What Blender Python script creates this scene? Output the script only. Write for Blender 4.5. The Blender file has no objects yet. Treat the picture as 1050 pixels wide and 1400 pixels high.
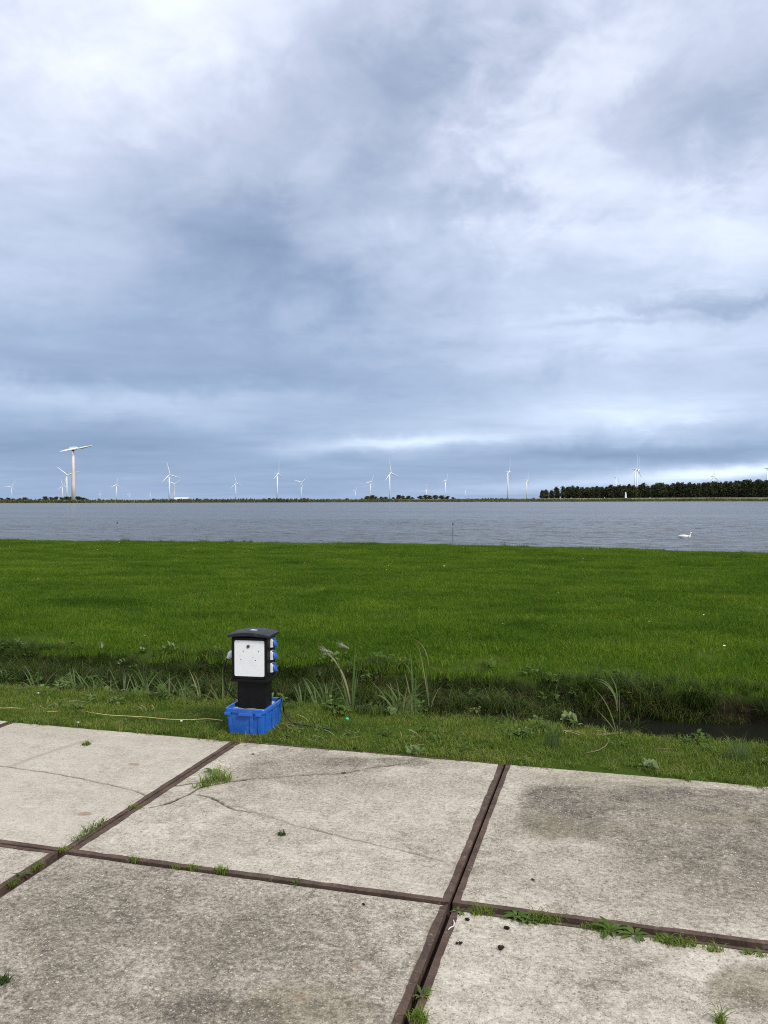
import bpy, bmesh, math, random
import numpy as np
from mathutils import Vector, Matrix, Euler

random.seed(7)
RNG = np.random.default_rng(7)
R = math.radians
scene = bpy.context.scene
COL = scene.collection

# ------------------------------------------------------------------ camera
# world X runs along the pavement edge, Y away from it towards the lake
CAM_H, FPX, YAW, PITCH, ROLL = 1.82, 1110.0, 15.5, -0.88, -0.08
cam_data = bpy.data.cameras.new('camera')
cam_data.sensor_fit = 'VERTICAL'
cam_data.sensor_height = 36.0
cam_data.lens = 36.0 * FPX / 1400.0
cam_data.clip_start = 0.05
cam_data.clip_end = 60000.0
cam = bpy.data.objects.new('camera', cam_data)
COL.objects.link(cam)
CAM_ROT = (Matrix.Rotation(R(YAW), 3, 'Z') @ Matrix.Rotation(R(90 + PITCH), 3, 'X') @ Matrix.Rotation(R(ROLL), 3, 'Z'))
cam.matrix_world = Matrix.Translation((0, 0, CAM_H)) @ CAM_ROT.to_4x4()
scene.camera = cam

# ------------------------------------------------------------------ light
SUN_EL, SUN_AZ = 46.0, -30.0        # compass: azimuth of the direction TO the sun, world X axis = 0, counter-clockwise
SUN_STRENGTH, SUN_ANGLE = 1.5, 11.0
SKY_GAIN, NISHITA = 0.87, 0.06
scene.view_settings.view_transform = 'Standard'
scene.view_settings.look = 'None'
scene.view_settings.exposure = 1.0
scene.view_settings.gamma = 1.0
scene.view_settings.use_curve_mapping = False
scene.cycles.filter_width = 1.05
scene.cycles.use_denoising = False


class NT:
    """short-hand for chaining shader nodes"""
    def __init__(self, tree):
        self.t = tree
        self.n = tree.nodes
        self.l = tree.links

    def put(self, sock, v):
        if v is None:
            return
        if isinstance(v, bpy.types.NodeSocket):
            self.l.new(v, sock)
        else:
            sock.default_value = v

    def node(self, typ, **kw):
        n = self.n.new(typ)
        for k, v in kw.items():
            setattr(n, k, v)
        return n

    def m(self, op, a, b=None, c=None, clamp=False):
        n = self.node('ShaderNodeMath', operation=op, use_clamp=clamp)
        for i, v in enumerate((a, b, c)):
            if v is not None:
                self.put(n.inputs[i], v)
        return n.outputs[0]

    def mr(self, v, a, b, c=0.0, d=1.0, smooth=False):
        n = self.node('ShaderNodeMapRange', clamp=True)
        if smooth:
            n.interpolation_type = 'SMOOTHSTEP'
        for i, x in enumerate((v, a, b, c, d)):
            self.put(n.inputs[i], x)
        return n.outputs[0]

    def noise(self, vec, scale, detail=4.0, rough=0.55, dist=0.0, col=False):
        n = self.node('ShaderNodeTexNoise')
        if vec is not None:
            self.l.new(vec, n.inputs['Vector'])
        n.inputs['Scale'].default_value = scale
        n.inputs['Detail'].default_value = detail
        n.inputs['Roughness'].default_value = rough
        n.inputs['Distortion'].default_value = dist
        return n.outputs['Color' if col else 'Fac']

    def voro(self, vec, scale, out='Distance', feature='F1'):
        n = self.node('ShaderNodeTexVoronoi', feature=feature)
        self.l.new(vec, n.inputs['Vector'])
        n.inputs['Scale'].default_value = scale
        return n.outputs[out]

    def mix(self, f, a, b, blend='MIX'):
        n = self.node('ShaderNodeMix', data_type='RGBA', blend_type=blend)
        n.clamp_factor = True
        self.put(n.inputs[0], f)
        for s, v in ((n.inputs[6], a), (n.inputs[7], b)):
            if not isinstance(v, bpy.types.NodeSocket):
                v = tuple(v) + (1.0,) if len(v) == 3 else v
            self.put(s, v)
        return n.outputs[2]

    def ramp(self, f, stops, interp='LINEAR'):
        n = self.node('ShaderNodeValToRGB')
        self.put(n.inputs[0], f)
        e = n.color_ramp
        e.interpolation = interp
        while len(e.elements) < len(stops):
            e.elements.new(0.5)
        for el, (p, c) in zip(e.elements, stops):
            el.position = p
            el.color = tuple(c) + (1.0,) if len(c) == 3 else c
        return n.outputs[0]

    def attr(self, name, out='Fac'):
        n = self.node('ShaderNodeAttribute', attribute_name=name)
        return n.outputs[out]

    def vscale(self, v, s):
        n = self.node('ShaderNodeVectorMath', operation='MULTIPLY')
        self.l.new(v, n.inputs[0])
        n.inputs[1].default_value = s
        return n.outputs[0]

    def comb(self, x, y, z):
        n = self.node('ShaderNodeCombineXYZ')
        for i, v in enumerate((x, y, z)):
            self.put(n.inputs[i], v)
        return n.outputs[0]


def px_dir(px, py):
    """azimuth (from the camera heading, to the right) and elevation of a picture position"""
    d = Vector((px - 525.0, -(py - 700.0), -FPX))
    d = CAM_ROT @ d
    d.normalize()
    h = Matrix.Rotation(R(-YAW), 3, 'Z') @ d
    return math.atan2(h.x, h.y), math.asin(h.z)


def build_world():
    w = bpy.data.worlds.new('World')
    scene.world = w
    w.use_nodes = True
    t = NT(w.node_tree)
    t.n.clear()
    out = t.node('ShaderNodeOutputWorld')
    tc = t.node('ShaderNodeTexCoord')
    rot = t.node('ShaderNodeVectorRotate', rotation_type='Z_AXIS')
    t.l.new(tc.outputs['Generated'], rot.inputs['Vector'])
    rot.inputs['Angle'].default_value = R(-YAW)
    sep = t.node('ShaderNodeSeparateXYZ')
    t.l.new(rot.outputs[0], sep.inputs[0])
    x, y, z = sep.outputs
    zc = t.m('MAXIMUM', z, 0.0)
    az = t.m('ARCTAN2', x, y)
    el = t.m('ARCSINE', zc)
    q = t.m('DIVIDE', 1.0, t.m('ADD', zc, 0.085))
    P = t.comb(t.m('MULTIPLY', x, q), t.m('MULTIPLY', y, q), 0.0)
    # slow warp
    wn = t.noise(P, 0.55, 3, 0.5, col=True)
    wv = t.node('ShaderNodeVectorMath', operation='MULTIPLY_ADD')
    t.l.new(wn, wv.inputs[0])
    wv.inputs[1].default_value = (1.3, 1.0, 0)
    t.l.new(P, wv.inputs[2])
    PW = wv.outputs[0]
    f1 = t.noise(PW, 0.75, 7, 0.56)
    f2 = t.noise(t.vscale(PW, (1.0, 1.35, 1)), 2.3, 6, 0.6, 0.5)
    f3 = t.noise(t.vscale(P, (0.5, 1.0, 1)), 1.1, 5, 0.55, 0.8)
    # billows against direction (not against the plane), for the raggedness of the blobs
    D = t.comb(az, t.m('MULTIPLY', el, 1.5), 0.0)
    d1 = t.noise(D, 3.2, 5, 0.6, 0.3)
    d2 = t.noise(D, 9.0, 5, 0.6, 0.6)
    dh = t.noise(t.comb(az, t.m('MULTIPLY', el, 7.0), 0.3), 5.0, 5, 0.6, 0.4)
    azw = t.m('ADD', az, t.m('MULTIPLY', t.m('SUBTRACT', t.m('ADD', d1, t.m('MULTIPLY', d2, 0.6)), 0.80), 0.36))
    elw = t.m('ADD', el, t.m('MULTIPLY', t.m('SUBTRACT', t.m('ADD', t.noise(D, 4.3, 5, 0.6, 0.3), t.m('MULTIPLY', t.noise(D, 12.0, 5, 0.62, 0.6), 0.6)), 0.80), 0.19))

    base = t.ramp(t.m('DIVIDE', el, 1.5708), [
        (0.0, (.29,) * 3), (0.035, (.30,) * 3), (0.07, (.38,) * 3), (0.10, (.36,) * 3), (0.14, (.43,) * 3),
        (0.21, (.53,) * 3), (0.29, (.60,) * 3), (0.40, (.69,) * 3), (1.0, (.82,) * 3)], 'EASE')
    amp = t.mr(el, 0.02, 0.5, 0.16, 0.62)
    v = t.m('MULTIPLY_ADD', t.m('SUBTRACT', f1, 0.5), amp, base)
    v = t.m('MULTIPLY_ADD', t.m('SUBTRACT', f2, 0.5), t.mr(el, 0.04, 0.45, 0.06, 0.32), v)
    v = t.m('MULTIPLY_ADD', t.m('SUBTRACT', f3, 0.5), 0.25, v)
    v = t.m('MULTIPLY_ADD', t.m('SUBTRACT', dh, 0.5), t.mr(el, 0.02, 0.3, 0.22, 0.04), v)
    v = t.m('MULTIPLY_ADD', t.m('SUBTRACT', d2, 0.5), t.mr(el, 0.08, 0.40, 0.05, 0.25), v)
    v = t.m('MULTIPLY_ADD', t.m('SUBTRACT', d1, 0.5), t.mr(el, 0.08, 0.40, 0.04, 0.22), v)
    v = t.m('MULTIPLY_ADD', t.m('SUBTRACT', t.noise(D, 21.0, 4, 0.62, 0.8), 0.5), t.mr(el, 0.15, 0.45, 0.02, 0.11), v)

    def blob(px, py, rx, ry, a, tilt=0.0, warp=1.0):
        """a thicker (a<0) or thinner (a>0) piece of the cloud deck"""
        nonlocal v
        a0, e0 = px_dir(px, py)
        A, E_ = (azw, elw) if warp == 1.0 else (
            t.m('MULTIPLY_ADD', t.m('SUBTRACT', azw, az), warp, az), t.m('MULTIPLY_ADD', t.m('SUBTRACT', elw, el), warp, el))
        da = t.m('SUBTRACT', A, a0)
        de = t.m('MULTIPLY_ADD', da, -tilt, t.m('SUBTRACT', E_, e0))
        d = t.m('ADD', t.m('POWER', t.m('ABSOLUTE', t.m('DIVIDE', da, rx / FPX)), 2.0),
                t.m('POWER', t.m('ABSOLUTE', t.m('DIVIDE', de, ry / FPX)), 2.0))
        g = t.m('EXPONENT', t.m('MULTIPLY', d, -1.0))
        v = t.m('MULTIPLY_ADD', g, a, v)

    blob(60, 90, 190, 170, 0.20)
    blob(300, 60, 140, 90, 0.10)
    blob(230, 250, 200, 110, -0.17, -0.25)
    blob(860, 400, 300, 170, 0.14)
    blob(380, 400, 260, 90, -0.17, -0.2)
    blob(60, 470, 230, 60, -0.10)
    blob(80, 330, 130, 70, 0.10)
    blob(560, 90, 130, 60, -0.26)
    blob(420, 180, 160, 60, -0.14, -0.3)
    blob(330, 320, 170, 60, -0.10, -0.4)
    blob(960, 165, 150, 70, -0.24)
    blob(740, 130, 120, 80, 0.12)
    blob(760, 250, 200, 90, 0.15)
    blob(900, 40, 100, 60, 0.12)
    blob(980, 290, 130, 80, 0.14)
    blob(650, 290, 130, 25, -0.16, 0.0)
    blob(970, 418, 150, 17, -0.26, 0.06, 0.8)
    blob(850, 447, 110, 4, -0.10, 0.02, 0.25)
    blob(640, 470, 260, 50, 0.10)
    blob(890, 500, 300, 60, 0.12)
    blob(110, 542, 260, 24, 0.16, -0.03, 0.35)
    blob(400, 515, 330, 22, -0.10, 0.0, 0.4)
    blob(150, 605, 260, 34, -0.17, 0.0, 0.3)
    blob(530, 607, 165, 10, 0.36, 0.045, 0.18)
    blob(760, 585, 260, 24, 0.15, 0.05, 0.3)
    blob(940, 560, 260, 28, 0.14, 0.0, 0.3)
    blob(1010, 641, 150, 10, 0.52, 0.05, 0.15)
    blob(800, 662, 220, 9, 0.26, 0.05, 0.12)
    blob(830, 622, 230, 10, -0.16, 0.02, 0.2)
    blob(520, 650, 420, 12, -0.05, 0.0, 0.2)

    v = t.m('MULTIPLY_ADD', t.m('SUBTRACT', v, 0.55), 1.22, 0.55)
    col = t.ramp(v, [(0.0, (.155, .202, .305)), (0.22, (.215, .262, .375)), (0.40, (.280, .325, .435)),
                     (0.60, (.360, .398, .515)), (0.80, (.485, .520, .630)), (1.0, (.61, .640, .70))])
    tint = t.mix(t.mr(el, 0.02, 0.42), (0.90, 1.01, 1.05), (1.0, 1.005, 0.98))
    tint = t.mix(t.mr(el, 0.62, 1.2, smooth=True), tint, (1.55, 1.48, 1.36))   # an overcast sky is brightest overhead
    col = t.mix(1.0, col, tint, 'MULTIPLY')
    below = t.mr(z, -0.03, 0.0)
    col = t.mix(below, (.10, .13, .12), col)

    sky = t.node('ShaderNodeTexSky', sky_type='NISHITA')
    sky.sun_disc = False
    sky.sun_elevation = R(SUN_EL)
    sky.sun_rotation = R(90 - SUN_AZ)
    bg1 = t.node('ShaderNodeBackground')
    t.l.new(sky.outputs[0], bg1.inputs[0])
    bg1.inputs[1].default_value = NISHITA
    bg2 = t.node('ShaderNodeBackground')
    t.l.new(col, bg2.inputs[0])
    bg2.inputs[1].default_value = SKY_GAIN
    ms = t.node('ShaderNodeMixShader')
    ms.inputs[0].default_value = 0.94         # the cloud deck covers all but a little of the blue
    t.l.new(bg1.outputs[0], ms.inputs[1])
    t.l.new(bg2.outputs[0], ms.inputs[2])
    t.l.new(ms.outputs[0], out.inputs[0])


build_world()
sun_data = bpy.data.lights.new('sun', 'SUN')
sun_data.energy = SUN_STRENGTH
sun_data.angle = R(SUN_ANGLE)
sun_data.color = (1.0, 0.93, 0.80)
sun = bpy.data.objects.new('sun', sun_data)
COL.objects.link(sun)
sd = Vector((math.cos(R(SUN_EL)) * math.cos(R(SUN_AZ)), math.cos(R(SUN_EL)) * math.sin(R(SUN_AZ)), math.sin(R(SUN_EL))))
sun.rotation_euler = sd.to_track_quat('Z', 'Y').to_euler()


# ------------------------------------------------------------------ helpers
def at(px, py, z=0.0):
    """the point of the level z that is seen at a picture position"""
    d = CAM_ROT @ Vector((px - 525.0, -(py - 700.0), -FPX))
    k = (z - CAM_H) / d.z
    return Vector((d.x * k, d.y * k, z))


CY, SY = math.cos(R(YAW)), math.sin(R(YAW))


def from_heading(x, y, z=0.0):
    """x to the right of and y along the camera heading -> world"""
    return Vector((x * CY - y * SY, x * SY + y * CY, z))


def far_at(px, py, dist):
    d = CAM_ROT @ Vector((px - 525.0, -(py - 700.0), -FPX))
    k = dist / FPX
    return Vector((d.x * k, d.y * k, CAM_H + d.z * k))


def tag(o, label=None, cat=None, group=None, kind=None):
    for k, v in (('label', label), ('category', cat), ('group', group), ('kind', kind)):
        if v:
            o[k] = v
    return o


def empty(name, loc=(0, 0, 0), rz=0.0):
    o = bpy.data.objects.new(name, None)
    COL.objects.link(o)
    o.empty_display_size = 0.1
    o.location = loc
    o.rotation_euler = (0, 0, rz)
    return o


def kids(o):
    return [c for c in bpy.data.objects if c.parent == o]


def copy_tree(o, parent=None):
    c = o.copy()
    COL.objects.link(c)
    c.parent = parent
    for ch in KIDS.get(o.name, []):
        copy_tree(ch, c)
    return c


KIDS = {}


class MB:
    def __init__(self):
        self.v, self.f = [], []

    def add(self, vs, fs, M=None):
        n = len(self.v)
        self.v += [tuple(M @ Vector(p)) if M is not None else tuple(p) for p in vs]
        self.f += [tuple(i + n for i in f) for f in fs]
        return self

    def box(self, c, s, M=None, taper=1.0):
        x, y, z = (k / 2 for k in s)
        vs = [(c[0] + sx * x * (taper if sz < 0 else 1), c[1] + sy * y * (taper if sz < 0 else 1), c[2] + sz * z)
              for sz in (-1, 1) for sx, sy in ((-1, -1), (1, -1), (1, 1), (-1, 1))]
        return self.add(vs, [(3, 2, 1, 0), (4, 5, 6, 7), (0, 1, 5, 4), (1, 2, 6, 5), (2, 3, 7, 6), (3, 0, 4, 7)], M)

    def tube(self, path, radii, n=8, cap=True, M=None):
        path = [Vector(p) for p in path]
        if not hasattr(radii, '__len__'):
            radii = [radii] * len(path)
        vs, fs = [], []
        up = Vector((0, 0, 1))
        prev = None
        for i, p in enumerate(path):
            d = (path[min(i + 1, len(path) - 1)] - path[max(i - 1, 0)]).normalized()
            if prev is None:
                a = d.cross(up)
                if a.length < 1e-3:
                    a = d.cross(Vector((1, 0, 0)))
            else:
                a = prev - d * prev.dot(d)
            a.normalize()
            prev = a
            b = d.cross(a)
            for k in range(n):
                t = 2 * math.pi * k / n
                vs.append(p + (a * math.cos(t) + b * math.sin(t)) * radii[i])
        for i in range(len(path) - 1):
            for k in range(n):
                k2 = (k + 1) % n
                fs.append((i * n + k, i * n + k2, (i + 1) * n + k2, (i + 1) * n + k))
        if cap:
            fs.append(tuple(range(n - 1, -1, -1)))
            fs.append(tuple((len(path) - 1) * n + k for k in range(n)))
        return self.add(vs, fs, M)

    def loft(self, rings, M=None, cap=True):
        n = len(rings[0])
        vs = [p for r in rings for p in r]
        fs = [(i * n + k, i * n + (k + 1) % n, (i + 1) * n + (k + 1) % n, (i + 1) * n + k)
              for i in range(len(rings) - 1) for k in range(n)]
        if cap:
            fs += [tuple(range(n - 1, -1, -1)), tuple((len(rings) - 1) * n + k for k in range(n))]
        return self.add(vs, fs, M)

    def mesh(self, name, mat, smooth=False, bevel=0.0, seg=2):
        me = bpy.data.meshes.new(name)
        me.from_pydata(self.v, [], self.f)
        bm = bmesh.new()
        bm.from_mesh(me)
        bmesh.ops.recalc_face_normals(bm, faces=bm.faces)
        if bevel:
            bmesh.ops.bevel(bm, geom=[e for e in bm.edges if e.is_manifold and e.calc_face_angle(0) > 0.5], offset=bevel, segments=seg,
                            profile=0.5, affect='EDGES', clamp_overlap=True)
        bm.to_mesh(me)
        bm.free()
        if mat:
            me.materials.append(mat)
        if smooth:
            me.polygons.foreach_set('use_smooth', [True] * len(me.polygons))
        return me

    def build(self, name, mat, parent=None, smooth=False, bevel=0.0, seg=2, loc=None):
        return obj(name, self.mesh(name, mat, smooth, bevel, seg), parent, loc)


def obj(name, me, parent=None, loc=None):
    o = bpy.data.objects.new(name, me)
    COL.objects.link(o)
    if parent is not None:
        o.parent = parent
        KIDS.setdefault(parent.name, []).append(o)
    if loc is not None:
        o.location = loc
    return o


def np_mesh(name, V, F, mat=None, attrs=None, smooth=False):
    """mesh from arrays; F is (n,3) or (n,4); attrs: point float arrays"""
    V = np.asarray(V, dtype=np.float32)
    F = np.asarray(F, dtype=np.int32)
    me = bpy.data.meshes.new(name)
    k = F.shape[1]
    me.vertices.add(len(V))
    me.vertices.foreach_set('co', V.ravel())
    me.loops.add(F.size)
    me.loops.foreach_set('vertex_index', F.ravel())
    me.polygons.add(len(F))
    me.polygons.foreach_set('loop_start', np.arange(0, F.size, k, dtype=np.int32))
    me.update(calc_edges=True)
    for a, vals in (attrs or {}).items():
        at_ = me.attributes.new(a, 'FLOAT', 'POINT')
        at_.data.foreach_set('value', np.asarray(vals, dtype=np.float32))
    if smooth:
        me.polygons.foreach_set('use_smooth', np.ones(len(F), dtype=bool))
    if mat:
        me.materials.append(mat)
    me.validate()
    return me


_P = np.random.default_rng(3).random((256, 256)).astype(np.float64)


def vnoise(x, y):
    xi, yi = np.floor(x).astype(int), np.floor(y).astype(int)
    fx, fy = x - xi, y - yi
    fx, fy = fx * fx * (3 - 2 * fx), fy * fy * (3 - 2 * fy)
    g = lambda a, b: _P[a & 255, b & 255]
    return (g(xi, yi) * (1 - fx) + g(xi + 1, yi) * fx) * (1 - fy) + (g(xi, yi + 1) * (1 - fx) + g(xi + 1, yi + 1) * fx) * fy


def fbm(x, y, o=4):
    s, a, k, n = 0.0, 0.5, 1.0, 0.0
    for i in range(o):
        s = s + a * vnoise(x * k + 17.3 * i, y * k + 9.1 * i)
        n += a
        a *= 0.5
        k *= 2.03
    return s / n


def sstep(a, b, x):
    t = np.clip((x - a) / (b - a), 0, 1)
    return t * t * (3 - 2 * t)


# ------------------------------------------------------------------ materials
def new_mat(name):
    m = bpy.data.materials.new(name)
    m.use_nodes = True
    t = NT(m.node_tree)
    b = t.n['Principled BSDF']
    return m, t, b


def pos(t):
    return t.node('ShaderNodeNewGeometry').outputs['Position']


def bump(t, b, h, strength, dist):
    n = t.node('ShaderNodeBump')
    n.inputs['Strength'].default_value = strength
    n.inputs['Distance'].default_value = dist
    t.l.new(h, n.inputs['Height'])
    t.l.new(n.outputs[0], b.inputs['Normal'])


def plain(name, c, rough=0.5, var=0.15, scale=6.0, metal=0.0, spec=0.5, bumpd=0.0, dirt=None, dirt_amt=0.35):
    m, t, b = new_mat(name)
    tc = t.node('ShaderNodeTexCoord').outputs['Object']
    n = t.noise(tc, scale, 6, 0.6)
    lo = tuple(k * (1 - var) for k in c)
    hi = tuple(min(k * (1 + var), 0.95) for k in c)
    colr = t.mix(t.mr(n, 0.3, 0.7), lo, hi)
    if dirt:
        dn = t.noise(tc, scale * 2.7, 8, 0.68, 0.5)
        colr = t.mix(t.m('MULTIPLY', t.mr(dn, 0.52, 0.72), dirt_amt), colr, dirt)
    t.l.new(colr, b.inputs['Base Color'])
    t.l.new(t.mr(t.noise(tc, scale * 3, 4), 0.3, 0.7, rough * 0.85, min(1, rough * 1.15)), b.inputs['Roughness'])
    b.inputs['Metallic'].default_value = metal
    b.inputs['Specular IOR Level'].default_value = spec
    if bumpd:
        bump(t, b, t.noise(tc, scale * 12, 6, 0.65), 0.6, bumpd)
    return m


def leaf_mat(name, stops, patch=None, translucent=0.3, rough=0.55, patch_scale=0.6, spec=0.25):
    """stops: colour ramp over the blade's own random tint; patch: second ramp multiplied over large areas"""
    m, t, b = new_mat(name)
    oi = t.node('ShaderNodeObjectInfo').outputs['Random']
    tint = t.attr('tint')
    f = t.m('FRACT', t.m('MULTIPLY_ADD', oi, 0.35, tint))
    c = t.ramp(tint, stops)
    c = t.mix(t.mr(oi, 0, 1, 0.0, 0.6), c, (stops[0][1][0] * .9, stops[0][1][1] * .9, stops[0][1][2] * .9))
    if patch:
        p = pos(t)
        n = t.noise(t.vscale(p, (0.55, 1.0, 0)), patch_scale, 7, 0.68, 0.5)
        c = t.mix(1.0, c, t.ramp(t.mr(n, 0.28, 0.72), patch), 'MULTIPLY')
    t.l.new(c, b.inputs['Base Color'])
    b.inputs['Roughness'].default_value = rough
    b.inputs['Specular IOR Level'].default_value = spec
    tr = t.node('ShaderNodeBsdfTranslucent')
    t.l.new(t.mix(1.0, c, (1.15, 1.25, 0.6), 'MULTIPLY'), tr.inputs['Color'])
    ms = t.node('ShaderNodeMixShader')
    ms.inputs[0].default_value = translucent
    t.l.new(b.outputs[0], ms.inputs[1])
    t.l.new(tr.outputs[0], ms.inputs[2])
    t.l.new(ms.outputs[0], t.n['Material Output'].inputs['Surface'])
    return m


def concrete_mat():
    m, t, b = new_mat('weathered concrete')
    p = pos(t)
    stain, moss, crack, tone, rust, grain = (t.attr(k) for k in ('stain', 'moss', 'crack', 'tone', 'rust', 'grain'))
    grain = t.m('MULTIPLY', grain, 0.88)
    big = t.noise(p, 1.7, 6, 0.62, 0.6)
    mid = t.noise(p, 8.0, 9, 0.72, 0.4)
    grit = t.noise(p, 48.0, 6, 0.78)
    fine = t.noise(p, 150.0, 4, 0.75)
    v = t.m('MULTIPLY_ADD', t.m('SUBTRACT', big, 0.5), t.m('MULTIPLY', grain, 0.75), tone)
    scrape = t.noise(t.vscale(p, (1.0, 1.7, 1.0)), 4.2, 9, 0.74, 1.2)
    v = t.m('MULTIPLY_ADD', t.mr(scrape, 0.52, 0.70), t.m('MULTIPLY', grain, 0.20), v)
    v = t.m('MULTIPLY_ADD', t.m('SUBTRACT', mid, 0.5), t.m('MULTIPLY', grain, 1.15), v)
    v = t.m('MULTIPLY_ADD', t.m('SUBTRACT', t.noise(p, 24.0, 6, 0.75, 0.3), 0.5), t.m('MULTIPLY', grain, 0.55), v)
    v = t.m('MULTIPLY_ADD', t.m('SUBTRACT', grit, 0.5), t.m('MULTIPLY', grain, 1.45), v)
    v = t.m('MULTIPLY_ADD', t.m('SUBTRACT', fine, 0.5), t.m('MULTIPLY', grain, 1.2), v)
    stain = t.m('ADD', t.mr(t.m('MULTIPLY_ADD', t.m('SUBTRACT', t.m('MULTIPLY_ADD', mid, 0.75, t.m('MULTIPLY', big, 0.25)), 0.5), 2.4, stain), 0.15, 0.75), t.m('MULTIPLY', stain, 0.35))
    v = t.m('SUBTRACT', v, t.m('MULTIPLY', stain, 0.19))
    c = t.ramp(v, [(0.0, (.075, .066, .052)), (0.3, (.205, .180, .138)), (0.55, (.360, .324, .262)), (0.8, (.490, .452, .375)), (1.0, (.61, .57, .485))])
    # exposed pebbles of the aggregate
    pb = t.voro(p, 105.0, 'Color')
    sx = t.node('ShaderNodeSeparateColor')
    t.l.new(pb, sx.inputs[0])
    near = t.mr(t.voro(p, 105.0), 0.0038, 0.0022 + 0.0018)
    sp = t.mr(t.voro(p, 105.0), 0.34, 0.22)
    worn = t.mr(t.m('ADD', mid, t.m('MULTIPLY', tone, -0.25)), 0.30, 0.52, 1.0, 0.35)
    lightp = t.m('MULTIPLY', t.m('MULTIPLY', sp, t.mr(sx.outputs[0], 0.72, 0.78)), worn)
    darkp = t.m('MULTIPLY', t.m('MULTIPLY', sp, t.mr(sx.outputs[0], 0.30, 0.24)), worn)
    c = t.mix(t.m('MULTIPLY', lightp, 0.75), c, (.60, .57, .50))
    c = t.mix(t.m('MULTIPLY', darkp, 0.75), c, (.085, .08, .075))
    p2 = t.node('ShaderNodeVectorMath', operation='ADD')
    t.l.new(p, p2.inputs[0])
    t.l.new(t.vscale(t.noise(p, 30, 3, 0.6, col=True), (.03, .03, .03)), p2.inputs[1])
    v3 = t.node('ShaderNodeTexVoronoi', feature='F1')
    t.l.new(p2.outputs[0], v3.inputs['Vector'])
    v3.inputs['Scale'].default_value = 64.0
    s3 = t.node('ShaderNodeSeparateColor')
    t.l.new(v3.outputs['Color'], s3.inputs[0])
    chip = t.m('MULTIPLY', t.mr(v3.outputs['Distance'], 0.40, 0.25), t.mr(s3.outputs[1], 0.89, 0.94))
    c = t.mix(t.m('MULTIPLY', t.m('MULTIPLY', chip, grain), 0.65), c, (.60, .565, .48))
    pit = t.m('MULTIPLY', t.mr(v3.outputs['Distance'], 0.42, 0.25), t.mr(s3.outputs[2], 0.86, 0.92))
    c = t.mix(t.m('MULTIPLY', t.m('MULTIPLY', pit, grain), 0.7), c, (.10, .09, .075))
    # pores
    pores = t.mr(t.voro(p, 34.0), 0.13, 0.06)
    c = t.mix(t.m('MULTIPLY', pores, 0.7), c, (.07, .062, .05))
    c = t.mix(t.m('MULTIPLY', moss, t.mr(mid, 0.25, 0.6, 0.25, 0.8)), c, (.155, .145, .065))
    c = t.mix(t.m('MULTIPLY', rust, t.mr(mid, 0.3, 0.65, 0.2, 0.9)), c, (.20, .115, .06))
    c = t.mix(crack, c, (.035, .030, .022))
    t.l.new(c, b.inputs['Base Color'])
    b.inputs['Roughness'].default_value = 0.88
    b.inputs['Specular IOR Level'].default_value = 0.25
    h = t.m('ADD', t.m('MULTIPLY', grit, 0.7), t.m('ADD', t.m('MULTIPLY', fine, 0.5), t.m('MULTIPLY', mid, 0.8)))
    bump(t, b, h, 0.55, 0.006)
    return m


def steel_mat():
    m, t, b = new_mat('rusty steel')
    p = pos(t)
    n = t.noise(p, 8, 7, 0.65, 0.5)
    n2 = t.noise(p, 70, 5, 0.7)
    f = t.m('ADD', t.m('MULTIPLY', n, 0.6), t.m('MULTIPLY', n2, 0.4))
    c = t.ramp(f, [(0.3, (.032, .021, .016)), (0.47, (.070, .047, .036)), (0.58, (.105, .070, .052)), (0.72, (.19, .130, .088))])
    c = t.mix(t.mr(t.noise(p, 22, 6, 0.7, 0.4), 0.6, 0.7, 0, 0.55), c, (.30, .275, .235))
    t.l.new(c, b.inputs['Base Color'])
    b.inputs['Roughness'].default_value = 0.82
    b.inputs['Specular IOR Level'].default_value = 0.2
    bump(t, b, f, 0.5, 0.003)
    return m


def soil_mat(name, c1, c2):
    m, t, b = new_mat(name)
    p = pos(t)
    n = t.noise(p, 14, 7, 0.7, 0.4)
    t.l.new(t.ramp(n, [(0.3, c1), (0.7, c2)]), b.inputs['Base Color'])
    b.inputs['Roughness'].default_value = 0.95
    b.inputs['Specular IOR Level'].default_value = 0.1
    bump(t, b, t.noise(p, 60, 6, 0.7), 0.7, 0.01)
    return m


def ground_mat():
    m, t, b = new_mat('ground under grass')
    p = pos(t)
    n = t.noise(t.vscale(p, (0.6, 1, 1)), 0.8, 7, 0.65, 0.4)
    n2 = t.noise(p, 30, 6, 0.7)
    turf = t.ramp(t.m('ADD', t.m('MULTIPLY', n, .6), t.m('MULTIPLY', n2, .4)), [(0.3, (.026, .048, .008)), (0.52, (.044, .074, .012)), (0.75, (.075, .10, .024))])
    sep = t.node('ShaderNodeSeparateXYZ')
    t.l.new(p, sep.inputs[0])
    mud_shade = t.mr(sep.outputs[2], -0.02, -0.14)  # low ground goes near black: ditch mud, with the bank's shade painted in
    c = t.mix(mud_shade, turf, t.ramp(n2, [(0.3, (.008, .008, .005)), (0.7, (.020, .018, .010))]))
    t.l.new(c, b.inputs['Base Color'])
    b.inputs['Roughness'].default_value = 1.0
    b.inputs['Specular IOR Level'].default_value = 0.0
    bump(t, b, n2, 0.8, 0.02)
    return m


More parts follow.
